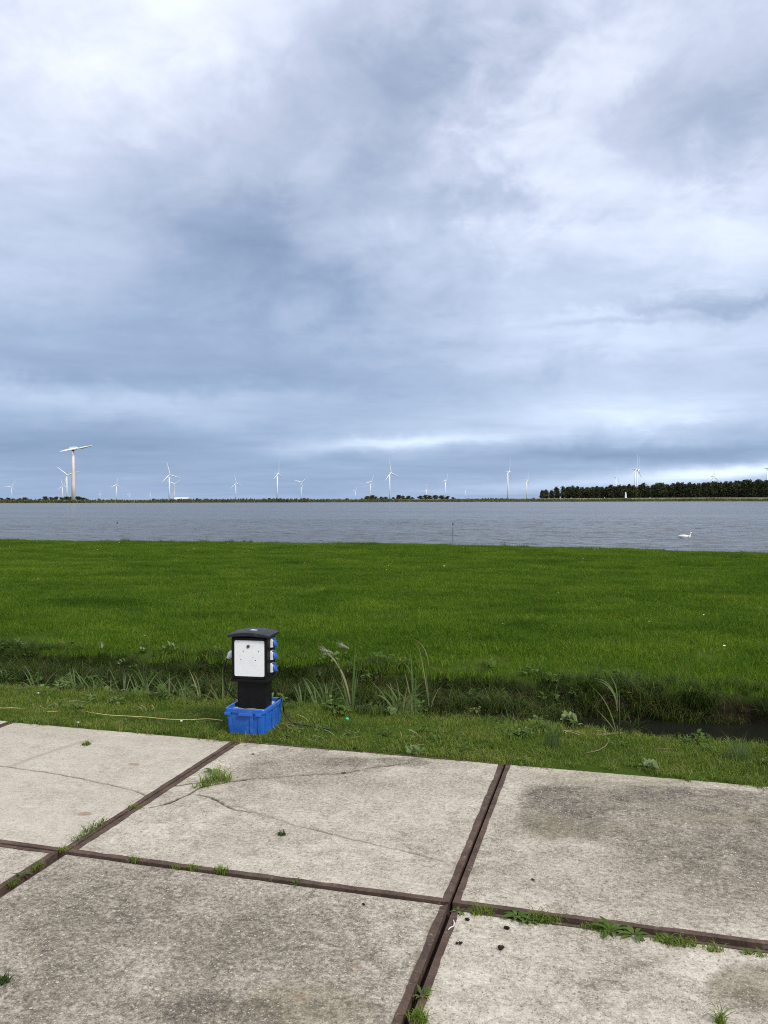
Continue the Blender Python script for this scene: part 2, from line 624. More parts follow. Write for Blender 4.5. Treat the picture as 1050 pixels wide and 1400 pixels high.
def lake_mat():
    m, t, b = new_mat('lake water')
    p = pos(t)
    b.inputs['Base Color'].default_value = (.085, .095, .10, 1)
    b.inputs['Roughness'].default_value = 0.22
    b.inputs['IOR'].default_value = 1.333
    w1 = t.noise(t.vscale(p, (0.55, 1.0, 1)), 0.55, 4, 0.55, 0.6)
    w2 = t.noise(t.vscale(p, (0.6, 1.0, 1)), 1.9, 4, 0.6, 0.5)
    gust = t.noise(t.vscale(p, (0.25, 1.0, 1)), 0.045, 4, 0.6)
    h = t.m('ADD', t.m('MULTIPLY', w1, 1.15), t.m('MULTIPLY', w2, 0.34))
    h = t.m('MULTIPLY', h, t.mr(gust, 0.3, 0.7, 0.45, 1.5))
    bump(t, b, h, 1.0, 1.0)
    return m


def ditch_mat():
    m, t, b = new_mat('ditch water')
    p = pos(t)
    b.inputs['Base Color'].default_value = (.010, .011, .008, 1)
    b.inputs['Roughness'].default_value = 0.06
    b.inputs['IOR'].default_value = 1.333
    b.inputs['Specular IOR Level'].default_value = 0.3
    bump(t, b, t.noise(p, 6, 3, 0.5, 0.5), 0.04, 0.01)
    return m


M = {}
M['concrete'] = concrete_mat()
M['steel'] = steel_mat()
M['bed'] = soil_mat('joint soil', (.018, .014, .010), (.060, .046, .030))
M['ground'] = ground_mat()
M['lake'] = lake_mat()
M['ditch'] = ditch_mat()
M['lawn'] = leaf_mat('lawn blades', [(0.0, (.047, .106, .008)), (0.5, (.096, .185, .014)), (0.86, (.170, .250, .024)), (1.0, (.25, .26, .08))],
                     [(0.0, (.50, .58, .5)), (0.45, (1, 1, 1)), (1.0, (1.6, 1.35, 1.3))], patch_scale=0.75, spec=.06, translucent=.4)
M['verge'] = leaf_mat('verge blades', [(0.0, (.090, .150, .016)), (0.55, (.160, .230, .032)), (0.8, (.245, .275, .062)), (0.9, (.23, .20, .10)), (1.0, (.30, .26, .15))],
                     [(0.0, (.55, .62, .55)), (0.5, (1, 1, 1)), (1.0, (1.5, 1.25, 1.4))], patch_scale=2.4, spec=.15)
M['bank'] = leaf_mat('darkened bank grass blades', [(0.0, (.024, .046, .006)), (0.5, (.050, .088, .010)), (0.9, (.115, .160, .024)), (0.955, (.16, .14, .06)), (1.0, (.19, .165, .08))],  # greens darkened so the blade colour carries the bank's shade
                     [(0.0, (.65, .68, .65)), (0.5, (1, 1, 1)), (1.0, (1.2, 1.1, 1.0))], patch_scale=1.2)
M['deadgrass'] = leaf_mat('withered grass', [(0.0, (.075, .060, .026)), (0.5, (.12, .095, .045)), (0.8, (.19, .16, .085)), (1.0, (.06, .085, .022))])
M['weed'] = leaf_mat('weed leaves', [(0.0, (.060, .110, .014)), (0.6, (.090, .150, .024)), (1.0, (.140, .195, .045))], rough=0.55, spec=0.15)
M['palered'] = leaf_mat('pale weed leaves', [(0.0, (.11, .17, .055)), (0.7, (.16, .22, .08)), (1.0, (.32, .33, .16))], rough=0.6, spec=.15)
M['reed'] = leaf_mat('reed leaves', [(0.0, (.10, .150, .050)), (0.6, (.145, .195, .070)), (1.0, (.20, .25, .11))], rough=0.5, spec=0.25)
M['reeddry'] = leaf_mat('withered reed leaves', [(0.0, (.26, .21, .11)), (0.6, (.34, .28, .16)), (1.0, (.40, .36, .24))], rough=0.6)
M['plume'] = leaf_mat('pale seed plumes', [(0.0, (.34, .33, .26)), (1.0, (.50, .49, .42))], rough=0.8)
M['straw'] = leaf_mat('dry straw', [(0.0, (.24, .20, .11)), (0.7, (.38, .33, .21)), (1.0, (.50, .46, .34))], rough=0.7)
M['crown'] = leaf_mat('dark tree leaves', [(0.0, (.040, .048, .022)), (0.5, (.066, .074, .032)), (0.8, (.098, .094, .042)), (1.0, (.12, .10, .052))], translucent=0.15, rough=0.7)
M['trunk'] = plain('bark', (.060, .052, .042), 0.9, 0.3, 2.0)
M['farreed'] = leaf_mat('far reed bed', [(0.0, (.060, .070, .030)), (0.4, (.100, .105, .045)), (0.75, (.17, .15, .075)), (1.0, (.24, .20, .115))],
                        [(0.0, (.35, .40, .35)), (0.5, (1, 1, 1)), (1.0, (1.15, 1.05, .9))], patch_scale=0.02, rough=0.8, translucent=0.1)
M['turbine'] = plain('white turbine paint', (.80, .81, .82), 0.4, 0.04, 0.1)
M['pinktower'] = plain('pale pink tower paint', (.70, .60, .58), 0.55, 0.08, 0.12)
M['whitewall'] = plain('white wall', (.78, .79, .80), 0.6, 0.05, 0.2)
M['greyroof'] = plain('pale roof', (.70, .72, .75), 0.5, 0.06, 0.2)
M['darkwood'] = plain('wet dark wood', (.035, .028, .022), 0.7, 0.3, 8)
M['black'] = plain('black moulded plastic', (.0045, .0045, .005), 0.5, 0.3, 9, spec=.22, dirt=(.03, .028, .025), dirt_amt=0.2, bumpd=0.0006)
M['lid'] = plain('dark grey plastic lid', (.008, .009, .011), 0.5, 0.25, 7, dirt=(.085, .08, .075), dirt_amt=0.30, bumpd=0.0006)
M['panel'] = plain('white panel', (.80, .82, .83), 0.42, 0.03, 7, dirt=(.52, .52, .49), dirt_amt=0.30)
M['screw'] = plain('dull metal', (.16, .15, .14), 0.4, 0.3, 40, metal=0.7)
M['bluecap'] = plain('blue plastic cap', (.025, .10, .42), 0.35, 0.15, 30, dirt=(.10, .14, .25))
M['greycap'] = plain('light grey plastic', (.66, .67, .68), 0.45, 0.08, 30, dirt=(.3, .29, .27))
M['crate'] = plain('blue crate plastic', (.014, .115, .48), 0.42, 0.18, 5, dirt=(.20, .26, .42), dirt_amt=0.40, bumpd=0.0008)
M['mortar'] = plain('set mortar', (.36, .34, .30), 0.9, 0.2, 9, dirt=(.12, .10, .075), dirt_amt=0.6, bumpd=0.004)
M['rubber'] = plain('black rubber cable', (.012, .012, .013), 0.5, 0.2, 30)
M['yellow'] = plain('yellow cord', (.58, .50, .20), 0.6, 0.2, 20)
M['sticker'] = plain('pale sticker', (.55, .66, .66), 0.5, 0.15, 40)
M['green'] = plain('green plastic cap', (.02, .42, .22), 0.35, 0.1, 40)
M['strip'] = plain('white plastic strip', (.72, .70, .66), 0.5, 0.1, 40)
M['clod'] = soil_mat('dark soil clod', (.012, .010, .007), (.045, .034, .024))
M['swan'] = plain('white feathers', (.86, .86, .84), 0.7, 0.05, 12)
M['bill'] = plain('orange bill', (.55, .16, .03), 0.45, 0.15, 30)
M['swanblack'] = plain('black skin', (.012, .012, .012), 0.4, 0.2, 30)
M['petal'] = plain('pale petals', (.75, .74, .66), 0.6, 0.05, 30)

# ------------------------------------------------------------------ terrain
PAVE_V = 5.572            # far edge of the pavement
PU0, PV0, PITCH_S = -0.685, 3.572, 2.012      # joint crossing nearest the camera, spacing of the slabs
ROWS, COLS = range(-3, 1), range(-6, 6)
PAVE_U = (PU0 + PITCH_S * COLS[0], PU0 + PITCH_S * (COLS[-1] + 1))
PAVE_V0 = PV0 + PITCH_S * ROWS[0]
LAWN_END = 31.6
LAKE_Z, DITCH_Z = -0.5, -0.275


def terrain(u, v):
    u, v = np.asarray(u, float), np.asarray(v, float)
    e1 = 6.58 - 0.20 * sstep(-1.5, 1.5, u) + 0.20 * (fbm(u * 0.9, u * 0 + 3.0, 3) - 0.5) + 0.10 * (fbm(u * 4, u * 0 + 8.0, 2) - 0.5)
    e2 = 8.42 + 0.34 * (fbm(u * 0.7 + 40, u * 0 + 5.0, 3) - 0.5) + 0.14 * (fbm(u * 3.3, u * 0 + 1.0, 2) - 0.5)
    fill = sstep(0.9, -1.2, u)                       # the ditch silts up to the left
    bed = -0.40 + 0.16 * fill
    z = -0.004 + 0.045 * (fbm(u * 1.3, v * 1.3, 3) - 0.5) * sstep(5.6, 6.1, v) 
    d1 = sstep(e1, e1 + 0.42, v)
    d2 = sstep(e2, e2 - 0.36, v)
    lawn = 0.015 + 0.10 * (fbm(u * 0.22, v * 0.22 + 7, 3) - 0.5) + 0.03 * (fbm(u * 1.6, v * 1.6, 3) - 0.5)
    top = np.where(v < 7.5, z, lawn)
    d = np.where(v < 7.5, d1, d2)
    out = top * (1 - d) + (bed + 0.06 * (fbm(u * 3, v * 3, 3) - 0.5)) * d
    end = np.interp(u, [-40, -28, -7, 5, 12, 30], [30, 30.1, 31.2, 28.9, 28.2, 28]) + 0.7 * (fbm(u * 0.25, u * 0 + 2.0, 3) - 0.5) + 0.5 * (fbm(u * 0.7, u * 0 + 12.0, 3) - 0.5)
    k = sstep(end, end + 1.6, v)
    out = out * (1 - k) + (-0.95) * k
    k = sstep(34, 48, v)
    out = out * (1 - k) + (-2.2) * k
    inpave = (v < PAVE_V - 0.01) & (v > PAVE_V0) & (u > PAVE_U[0]) & (u < PAVE_U[1])
    out = np.where(inpave, -0.19, out)
    return out


def tz(u, v):
    return float(terrain(np.array([u]), np.array([v]))[0])


us = np.concatenate([[-30000, -8000, -2000, -600, -200, -90, -60], np.arange(-40, -12, 0.6), np.arange(-12, 9, 0.1), np.arange(9, 30, 0.6), [40, 60, 90, 200, 600, 2000, 8000, 30000]])
vs = np.concatenate([[-30000, -3000, -400, -60, -20, -8, PAVE_V0 - 0.01, PAVE_V0 + 0.01], [0, 3, 5, PAVE_V - 0.02, PAVE_V], np.arange(5.6, 9.0, 0.055), np.arange(9.1, 30.4, 0.45), np.arange(30.4, 35, 0.16), [38, 44, 50, 70, 200, 800, 3000, 30000]])
UU, VV = np.meshgrid(us, vs)
ZZ = terrain(UU, VV)
nu, nv = len(us), len(vs)
idx = np.arange(nu * nv).reshape(nv, nu)
F = np.stack([idx[:-1, :-1], idx[:-1, 1:], idx[1:, 1:], idx[1:, :-1]], -1).reshape(-1, 4)
tag(obj('ground', np_mesh('ground', np.stack([UU, VV, ZZ], -1).reshape(-1, 3), F, M['ground'], smooth=True)), kind='structure')


def sheet(name, pts, z, mat):
    me = bpy.data.meshes.new(name)
    me.from_pydata([(p[0], p[1], z) for p in pts], [], [tuple(range(len(pts)))])
    me.materials.append(mat)
    return tag(obj(name, me), kind='structure')


sheet('ditch_water', [(-40, 6.4), (40, 6.4), (40, 8.6), (-40, 8.6)], DITCH_Z, M['ditch'])

# the lake: waves of real height near the lawn, a sheet further out
FAR_Y0, FAR_K = 715.0, 0.33      # far bank: y = FAR_Y0 + FAR_K * x in heading axes


def lake():
    xs = np.concatenate([np.linspace(-3000, -400, 12), np.linspace(-320, -70, 40), np.arange(-60, 40, 0.33), np.linspace(45, 320, 40), np.linspace(400, 3000, 12)])
    ys = np.concatenate([[-20, 10, 20], np.arange(25, 58, 0.16), np.arange(58, 95, 0.33), np.linspace(96, 200, 70), np.linspace(210, 900, 60), [1400, 2200]])
    X, Y = np.meshgrid(xs, ys)
    fade = sstep(190, 60, Y) * sstep(80, 40, np.abs(X + 10))
    w = (fbm(X * 0.55 + 0.2 * Y, Y * 0.9, 3) - 0.5) * 0.17 + (fbm(X * 1.3 + 31, Y * 2.1 + 0.3 * X, 3) - 0.5) * 0.11
    Z = LAKE_Z + fade * w
    U = X * CY - Y * SY
    V = X * SY + Y * CY
    n1, n2 = len(xs), len(ys)
    i = np.arange(n1 * n2).reshape(n2, n1)
    F = np.stack([i[:-1, :-1], i[:-1, 1:], i[1:, 1:], i[1:, :-1]], -1).reshape(-1, 4)
    # keep only the part beyond the lawn
    keep = V.ravel()[F].max(1) > 27.5
    F = F[keep]
    used = np.unique(F)
    remap = np.full(n1 * n2, -1)
    remap[used] = np.arange(len(used))
    Vt = np.stack([U, V, Z], -1).reshape(-1, 3)[used]
    tag(obj('lake_water', np_mesh('lake_water', Vt, remap[F], M['lake'], smooth=True)), kind='structure')


lake()

# ------------------------------------------------------------------ pavement of steel-edged slabs
pave = bpy.data.meshes.new('pavement')
pave.from_pydata([(PAVE_U[0], PAVE_V0, -0.055), (PAVE_U[1], PAVE_V0, -0.055), (PAVE_U[1], PAVE_V - 0.012, -0.055), (PAVE_U[0], PAVE_V - 0.012, -0.055)], [], [(0, 1, 2, 3)])
pave.materials.append(M['bed'])
pavement = tag(obj('pavement', pave), kind='structure')


def pl(*pts):
    return np.array([tuple(at(px, py))[:2] for px, py in pts])


CRACKS = [  # (points, half width in metres, strength)
    (pl((0, 1047), (60, 1055), (110, 1064), (165, 1076), (190, 1083), (198, 1087)), 0.0045, 0.75),
    (pl((205, 1104), (232, 1097), (258, 1086), (275, 1076), (312, 1069), (345, 1065)), 0.0065, 1.0),
    (pl((345, 1065), (382, 1062), (412, 1060), (440, 1058.5), (472, 1057), (505, 1050), (560, 1043)), 0.0045, 0.8),
    (pl((243, 1074), (262, 1071), (280, 1069)), 0.0065, 1.0),
    (pl((268, 1086), (290, 1090), (309, 1102), (322, 1107), (345, 1110)), 0.0055, 0.95),
    (pl((310, 1102), (330, 1103), (352, 1112), (380, 1120), (402, 1128), (434, 1135)), 0.003, 0.6),
    (pl((434, 1135), (480, 1147), (520, 1156), (560, 1165), (592, 1173), (606, 1177)), 0.0035, 0.7),
    (pl((10, 1270), (60, 1272), (100, 1271)), 0.003, 0.35),
]
BLOBS = [  # centre px, radii px, attribute, amount
    (810, 1080, 120, 14, 'stain', .45), (890, 1092, 200, 20, 'stain', .75), (990, 1112, 190, 34, 'stain', .75), (1000, 1150, 150, 40, 'stain', .4), (745, 1106, 46, 34, 'stain', .55),
    (800, 1128, 110, 22, 'stain', .3), (880, 1130, 110, 26, 'stain', .55), (740, 1130, 46, 20, 'moss', .3), (820, 1136, 90, 12, 'moss', .2), (900, 1190, 240, 50, 'stain', .22),
    (960, 1180, 120, 40, 'stain', .30), (1000, 1235, 90, 40, 'stain', .25),
    (510, 1040, 70, 7, 'stain', .9), (600, 1046, 60, 7, 'stain', .35), (425, 1050, 90, 20, 'stain', .5), (400, 1085, 80, 20, 'stain', .25), (560, 1075, 90, 16, 'stain', .25),
    (345, 1055, 40, 20, 'stain', .35), (372, 1075, 22, 10, 'stain', -.35), (475, 1090, 26, 10, 'stain', -.35), (600, 1160, 40, 40, 'stain', -.25),
    (310, 1110, 60, 16, 'stain', -.25), (200, 1135, 80, 30, 'stain', -.2),
    (170, 1240, 200, 80, 'stain', .28), (60, 1290, 90, 80, 'stain', .18), (330, 1250, 170, 60, 'stain', .18), (130, 1370, 180, 60, 'stain', .28), (400, 1330, 130, 80, 'stain', .2),
    (430, 1375, 80, 30, 'moss', .35), (330, 1390, 90, 30, 'stain', .4), (550, 1260, 60, 40, 'stain', -.3), (540, 1330, 50, 50, 'stain', -.25), (190, 1330, 40, 30, 'stain', -.4),
    (300, 1240, 60, 20, 'stain', -.2), (20, 1330, 40, 40, 'stain', -.2), (570, 1345, 12, 50, 'moss', .7), (590, 1290, 10, 40, 'moss', .6),
    (1035, 1345, 55, 28, 'stain', 1.0), (1040, 1340, 50, 20, 'moss', .4), (850, 1338, 60, 8, 'stain', .45), (720, 1340, 30, 30, 'stain', .22), (860, 1300, 70, 16, 'stain', .2),
    (60, 1000, 70, 8, 'stain', .2), (230, 1010, 60, 8, 'stain', .2), (20, 1110, 60, 20, 'stain', -.2),
    (182, 1045, 8, 2, 'rust', .8), (112, 1113, 11, 3, 'rust', .8), (1000, 1120, 80, 12, 'moss', .25), (860, 1062, 160, 9, 'moss', .35),
    (160, 1010, 80, 5, 'rust', .12), (486, 1320, 6, 3, 'rust', .8), (420, 1365, 14, 6, 'rust', .5),
]
STROKES = [(pl((18, 1046), (50, 1034), (80, 1024), (112, 1014)), 0.03, 'rust', .55), (pl((112, 1014), (135, 1010)), 0.03, 'rust', .2),
           (pl((800, 1345), (835, 1335), (880, 1318), (905, 1312)), 0.04, 'stain', .45)]


def seg_dist(X, Y, pts):
    d = np.full(X.shape, 1e9)
    for (a, b) in zip(pts[:-1], pts[1:]):
        ab = b - a
        t = np.clip(((X - a[0]) * ab[0] + (Y - a[1]) * ab[1]) / (ab @ ab), 0, 1)
        d = np.minimum(d, np.hypot(X - a[0] - t * ab[0], Y - a[1] - t * ab[1]))
    return d


def slab_mesh(x0, y0, x1, y1, step, tone, detail, tilt=(0, 0), rim=0.0, grain=1.0):
    """one concrete slab: top as a relief with cracks and chipped rim, sides down to the bed"""
    n = max(4, int((x1 - x0) / step))
    g = np.linspace(0, 1, n + 1)
    X, Y = np.meshgrid(x0 + (x1 - x0) * g, y0 + (y1 - y0) * g)
    Z = 0.0045 * (fbm(X * 2.2, Y * 2.2, 3) - 0.5) + 0.0030 * (fbm(X * 28, Y * 28, 3) - 0.5)
    A = {k: np.zeros(X.shape) for k in ('stain', 'moss', 'crack', 'rust')}
    A['tone'] = np.full(X.shape, tone)
    A['grain'] = np.full(X.shape, grain)
    edge = np.minimum.reduce([X - x0, x1 - X, Y - y0, y1 - Y])
    Z -= 0.004 * sstep(0.012, 0.0, edge)
    if detail:
        wx = 0.05 * (fbm(X * 5, Y * 5, 4) - 0.5) + 0.22 * (fbm(X * 1.7 + 9, Y * 1.7, 4) - 0.5)
        wy = 0.05 * (fbm(X * 5 + 50, Y * 5, 4) - 0.5) + 0.22 * (fbm(X * 1.7 + 70, Y * 1.7, 4) - 0.5)
        for (px, py, rx, ry, k, a) in BLOBS:
            c = at(px, py)
            ex = (at(px + rx, py) - c)
            ey = (at(px, py - ry) - at(px, py + ry)) / 2
            # ellipse axes on the ground, sideways and away
            dx, dy = X + wx * min(1, rx / 40) - c.x, Y + wy * min(1, rx / 40) - c.y
            det = ex.x * ey.y - ex.y * ey.x
            p = (dx * ey.y - dy * ey.x) / det
            q = (-dx * ex.y + dy * ex.x) / det
            r = np.sqrt(p * p + q * q)
            A[k] = A[k] + a * sstep(1.25, 0.75, r)
        cx = 0.018 * (fbm(X * 22, Y * 22, 3) - 0.5)
        for pts, w, s in CRACKS:
            if pts[:, 0].max() < x0 or pts[:, 0].min() > x1 or pts[:, 1].max() < y0 or pts[:, 1].min() > y1:
                continue
            d = seg_dist(X + cx, Y + cx[::-1], pts)
            gap = 0.55 + 0.9 * fbm(X * 9, Y * 9, 2)
            c = sstep(w * 2.1 * gap, w * 0.5 * gap, d) * s
            A['crack'] = np.maximum(A['crack'], c)
            Z -= 0.007 * c
            A['stain'] += 0.25 * sstep(0.05, 0.0, d) * s
        for pts, w, k, a in STROKES:
            A[k] += a * sstep(w * 1.4, 0, seg_dist(X + wx * .15, Y, pts))
        # washed pale rim, dirt along the steel
        if rim:
            A['stain'] = A['stain'] * (1 - min(rim, 1) * sstep(0.17, 0.08, edge + 0.35 * wx)) - .25 * rim * sstep(0.2, 0.06, edge + 0.4 * wx)
        A['stain'] += 0.35 * sstep(0.05, 0.0, edge) * fbm(X * 6, Y * 6, 3)
    Z += tilt[0] * (X - x0) + tilt[1] * (Y - y0)
    i = np.arange(X.size).reshape(X.shape)
    F = np.stack([i[:-1, :-1], i[:-1, 1:], i[1:, 1:], i[1:, :-1]], -1).reshape(-1, 4)
    V = np.stack([X, Y, Z], -1).reshape(-1, 3)
    loop = np.concatenate([i[0, :-1], i[:-1, -1], i[-1, :0:-1], i[:0:-1, 0]])
    low = V[loop].copy()
    low[:, 2] = -0.14
    k0 = len(V)
    V = np.vstack([V, low])
    j = np.arange(len(loop))
    j2 = (j + 1) % len(loop)
    F = np.vstack([F, np.stack([loop[j2], loop[j], k0 + j, k0 + j2], -1)])
    at_ = {k: np.concatenate([np.clip(a, -1, 1.3).ravel(), a.ravel()[loop]]) for k, a in A.items()}
    return np_mesh('concrete_slab', V, F, M['concrete'], at_, smooth=True)


def edge_mesh(a, b, inward, w, seed, z=0.0035):
    """one steel angle: flat flange on the rim with a ragged inner line where the concrete laps it, leg down the side"""
    a, b, inward = Vector(a), Vector(b), Vector(inward)
    L = (b - a).length
    d = (b - a) / L
    n = max(8, int(L / 0.04))
    rg = np.random.default_rng(seed)
    s = np.linspace(0, 1, n + 1)
    rag = w * .77 + 0.0055 * (fbm(s * 22 + seed, s * 0 + seed, 4) - 0.5) * 2
    rag[rg.random(n + 1) < 0.05] -= 0.005
    V, Fc = [], []
    for k in range(n + 1):
        t = s[k] * L
        tin = min(max(t, rag[k]), L - rag[k])          # mitred ends
        o = a + d * t
        q = a + d * tin + inward * rag[k]
        wob = 0.0012 * (float(fbm(np.array([s[k] * 9 + seed]), np.array([2.0]), 2)[0]) - 0.5)
        V += [(q.x, q.y, z - 0.006), (q.x, q.y, z + wob), (o.x, o.y, z + wob), (o.x, o.y, -0.07), (o.x + inward.x * .006, o.y + inward.y * .006, -0.07)]
    for k in range(n):
        i, j = 5 * k, 5 * (k + 1)
        for c in range(4):
            Fc.append((i + c, j + c, j + c + 1, i + c + 1))
    me = bpy.data.meshes.new('steel_edge')
    me.from_pydata(V, [], Fc)
    bm = bmesh.new()
    bm.from_mesh(me)
    bmesh.ops.recalc_face_normals(bm, faces=bm.faces)
    if sum(f.normal.z for f in bm.faces) < 0:
        bmesh.ops.reverse_faces(bm, faces=bm.faces)
    bm.to_mesh(me)
    bm.free()
    me.materials.append(M['steel'])
    return me


# per slab (column, row): tone, shift, edges present (near, right, far, left) with flange widths
SLABS = {
    (-1, 0): dict(tone=.56, grain=.9, e=(.046, .044, .018, .044), fine=True),
    (0, 0): dict(tone=.50, rim=.8, e=(.042, .02, 0, .036), fine=True, s=(.004, .004)),
    (-2, 0): dict(tone=.62, grain=.55, e=(.044, .042, 0, .03), fine=True, s=(-.002, 0)),
    (-1, -1): dict(tone=.40, grain=1.15, rim=.35, e=(.03, .040, 0, 0), fine=True, s=(.0, -.002)),
    (0, -1): dict(tone=.60, e=(.03, .02, .022, .040), fine=True, s=(.016, -.034)),
    (-2, -1): dict(tone=.58, e=(.03, .040, .03, .03), s=(-.034, -.004)),
    (-3, 0): dict(tone=.64, e=(.03, .03, 0, .03), s=(-.012, .02)),
}
far_share = None
for c in COLS:
    for r in ROWS:
        k = SLABS.get((c, r))
        sx, sy = (k or {}).get('s', (0, 0))
        x0, y0 = PU0 + PITCH_S * c + 0.006 + sx, PV0 + PITCH_S * r + 0.006 + sy
        S = PITCH_S - 0.012
        e = (k or {}).get('e', (.04, .04, 0.04, .04))
        if k:
            me = slab_mesh(x0 + .004, y0 + .004, x0 + S - .004, y0 + S - .004, 0.0085 if k.get('fine') else 0.016, k['tone'], True, (0, 0), k.get('rim', 0), k.get('grain', 1.0))
            o = obj('concrete_slab', me, pavement)
            ox, oy = 0, 0
        else:
            if far_share is None:
                far_share = slab_mesh(.004, .004, S - .004, S - .004, 0.06, .60, False), \
                    [edge_mesh(a, b, i, .04, 5) for a, b, i in (((0, 0), (S, 0), (0, 1)), ((S, 0), (S, S), (-1, 0)), ((S, S), (0, S), (0, -1)), ((0, S), (0, 0), (1, 0)))]
            o = obj('concrete_slab', far_share[0], pavement, (x0, y0, 0))
            for m_ in far_share[1]:
                obj('steel_edge', m_, o)
            continue
        quad = ((x0, y0), (x0 + S, y0), (x0 + S, y0 + S), (x0, y0 + S))
        ins = ((0, 1), (-1, 0), (0, -1), (1, 0))
        for q in range(4):
            if e[q]:
                obj('steel_edge', edge_mesh(quad[q], quad[(q + 1) % 4], ins[q], e[q], 11 * c + 7 * r + q + 60), o)


# ------------------------------------------------------------------ blades, leaves and scattering
def blade_set(n, place, hmin, hmax, w, lean, rng, curl=0.6, segs=3, tint=None):
    """n grass blades; place(rng, n) -> base points (n,2). Returns V, F, tint"""
    b = place(rng, n)
    h = hmin + (hmax - hmin) * rng.random(n) ** 1.3
    az = rng.random(n) * 2 * np.pi
    ln = lean * (0.25 + rng.random(n))
    fa = rng.random(n) * np.pi
    wx, wy = np.cos(fa), np.sin(fa)
    ww = w * (0.7 + 0.6 * rng.random(n))
    tn = rng.random(n) if tint is None else tint(rng, n)
    Vs, T = [], []
    for s in range(segs + 1):
        t = s / segs
        bend = ln * (t ** 1.0 * 0.45 + curl * t ** 2.2)
        r = h * np.sin(np.minimum(bend, 1.5)) * t
        z = h * t * np.cos(np.minimum(bend, 2.2) * 0.8)
        x = b[:, 0] + np.cos(az) * r
        y = b[:, 1] + np.sin(az) * r
        hw = ww * (1 - t ** 1.7) * 0.5
        if s < segs:
            Vs.append(np.stack([x - wx * hw, y - wy * hw, z], -1))
            Vs.append(np.stack([x + wx * hw, y + wy * hw, z], -1))
        else:
            Vs.append(np.stack([x, y, z], -1))
    nvp = 2 * segs + 1
    V = np.stack(Vs, 1).reshape(-1, 3)
    base = np.arange(n)[:, None] * nvp
    F = []
    for s in range(segs - 1):
        a = 2 * s
        F += [base + np.array([[a, a + 1, a + 3]]), base + np.array([[a, a + 3, a + 2]])]
    a = 2 * (segs - 1)
    F.append(base + np.array([[a, a + 1, a + 2]]))
    return V, np.vstack(F), np.repeat(tn, nvp)


def leaf_set(leaves, rng, tint=None):
    """broad leaves: (base, azimuth, length, width, rise, droop); 2x4 faces each"""
    V, F, T = [], [], []
    for (b, az, L, w, rise, droop) in leaves:
        d = np.array([math.cos(az), math.sin(az)])
        s = np.array([-d[1], d[0]])
        k0 = len(V)
        tn = rng.random() if tint is None else tint
        p = np.array(b, float)
        ang = rise
        N = 5
        for i in range(N + 1):
            t = i / N
            prof = math.sin(math.pi * min(1, 0.10 + 0.9 * t) ** 0.85) * w / 2 if 0 < i < N else w * 0.05
            fold = 0.25 * prof
            V += [tuple(np.append(p[:2] - s * prof, p[2] + fold)), tuple(p), tuple(np.append(p[:2] + s * prof, p[2] + fold))]
            T += [tn] * 3
            stp = L / N
            p = p + np.array([d[0] * math.cos(ang), d[1] * math.cos(ang), math.sin(ang)]) * stp
            ang -= droop / N
        for i in range(N):
            a = k0 + 3 * i
            for c in (0, 1):
                F += [(a + c, a + c + 1, a + c + 4), (a + c, a + c + 4, a + c + 3)]
    return np.array(V), np.array(F), np.array(T)


def src(name, V, F, T, mat):
    return bpy.data.objects.new(name, np_mesh(name, V, F, mat, {'tint': T}))


def scatter(name, sources, pts, rot, scl, which, kind='stuff'):
    col = bpy.data.collections.new(name + '_sources')
    for s in sources:
        col.objects.link(s)
    n = len(pts)
    me = bpy.data.meshes.new(name)
    me.vertices.add(n)
    me.vertices.foreach_set('co', np.asarray(pts, np.float32).ravel())
    a = me.attributes.new('rot', 'FLOAT_VECTOR', 'POINT')
    a.data.foreach_set('vector', np.asarray(rot, np.float32).ravel())
    a = me.attributes.new('scl', 'FLOAT', 'POINT')
    a.data.foreach_set('value', np.asarray(scl, np.float32))
    a = me.attributes.new('which', 'INT', 'POINT')
    a.data.foreach_set('value', np.asarray(which, np.int32))
    o = obj(name, me)
    ng = bpy.data.node_groups.new(name, 'GeometryNodeTree')
    ng.interface.new_socket('Geometry', in_out='INPUT', socket_type='NodeSocketGeometry')
    ng.interface.new_socket('Geometry', in_out='OUTPUT', socket_type='NodeSocketGeometry')
    gi, go = ng.nodes.new('NodeGroupInput'), ng.nodes.new('NodeGroupOutput')
    iop = ng.nodes.new('GeometryNodeInstanceOnPoints')
    ci = ng.nodes.new('GeometryNodeCollectionInfo')
    ci.inputs[0].default_value = col
    ci.inputs[1].default_value = True
    ci.inputs[2].default_value = True

    def named(nm, typ):
        q = ng.nodes.new('GeometryNodeInputNamedAttribute')
        q.data_type = typ
        q.inputs[0].default_value = nm
        return q.outputs[0]
    e2r = ng.nodes.new('FunctionNodeEulerToRotation')
    L = ng.links.new
    L(gi.outputs[0], iop.inputs['Points'])
    L(ci.outputs[0], iop.inputs['Instance'])
    iop.inputs['Pick Instance'].default_value = True
    L(named('which', 'INT'), iop.inputs['Instance Index'])
    L(named('rot', 'FLOAT_VECTOR'), e2r.inputs[0])
    L(e2r.outputs[0], iop.inputs['Rotation'])
    L(named('scl', 'FLOAT'), iop.inputs['Scale'])
    L(iop.outputs[0], go.inputs[0])
    md = o.modifiers.new('scatter', 'NODES')
    md.node_group = ng
    tag(o, kind=kind)
    return o


def heading_xy(u, v):
    return u * CY + v * SY, -u * SY + v * CY


def region(v0, v1, dens, margin=2.5, rng=RNG, grid=None):
    """random points (u,v) between two distances from the pavement within what the camera can plausibly see"""
    umin, umax = -0.95 * v1 - 6, 0.40 * v1 + 6
    n = int((umax - umin) * (v1 - v0) * dens)
    u = umin + (umax - umin) * rng.random(n)
    v = v0 + (v1 - v0) * rng.random(n)
    x, y = heading_xy(u, v)
    k = np.abs(x) < 0.475 * y + margin
    return u[k], v[k]


def sq(side):
    return lambda rng, n: (rng.random((n, 2)) - 0.5) * side


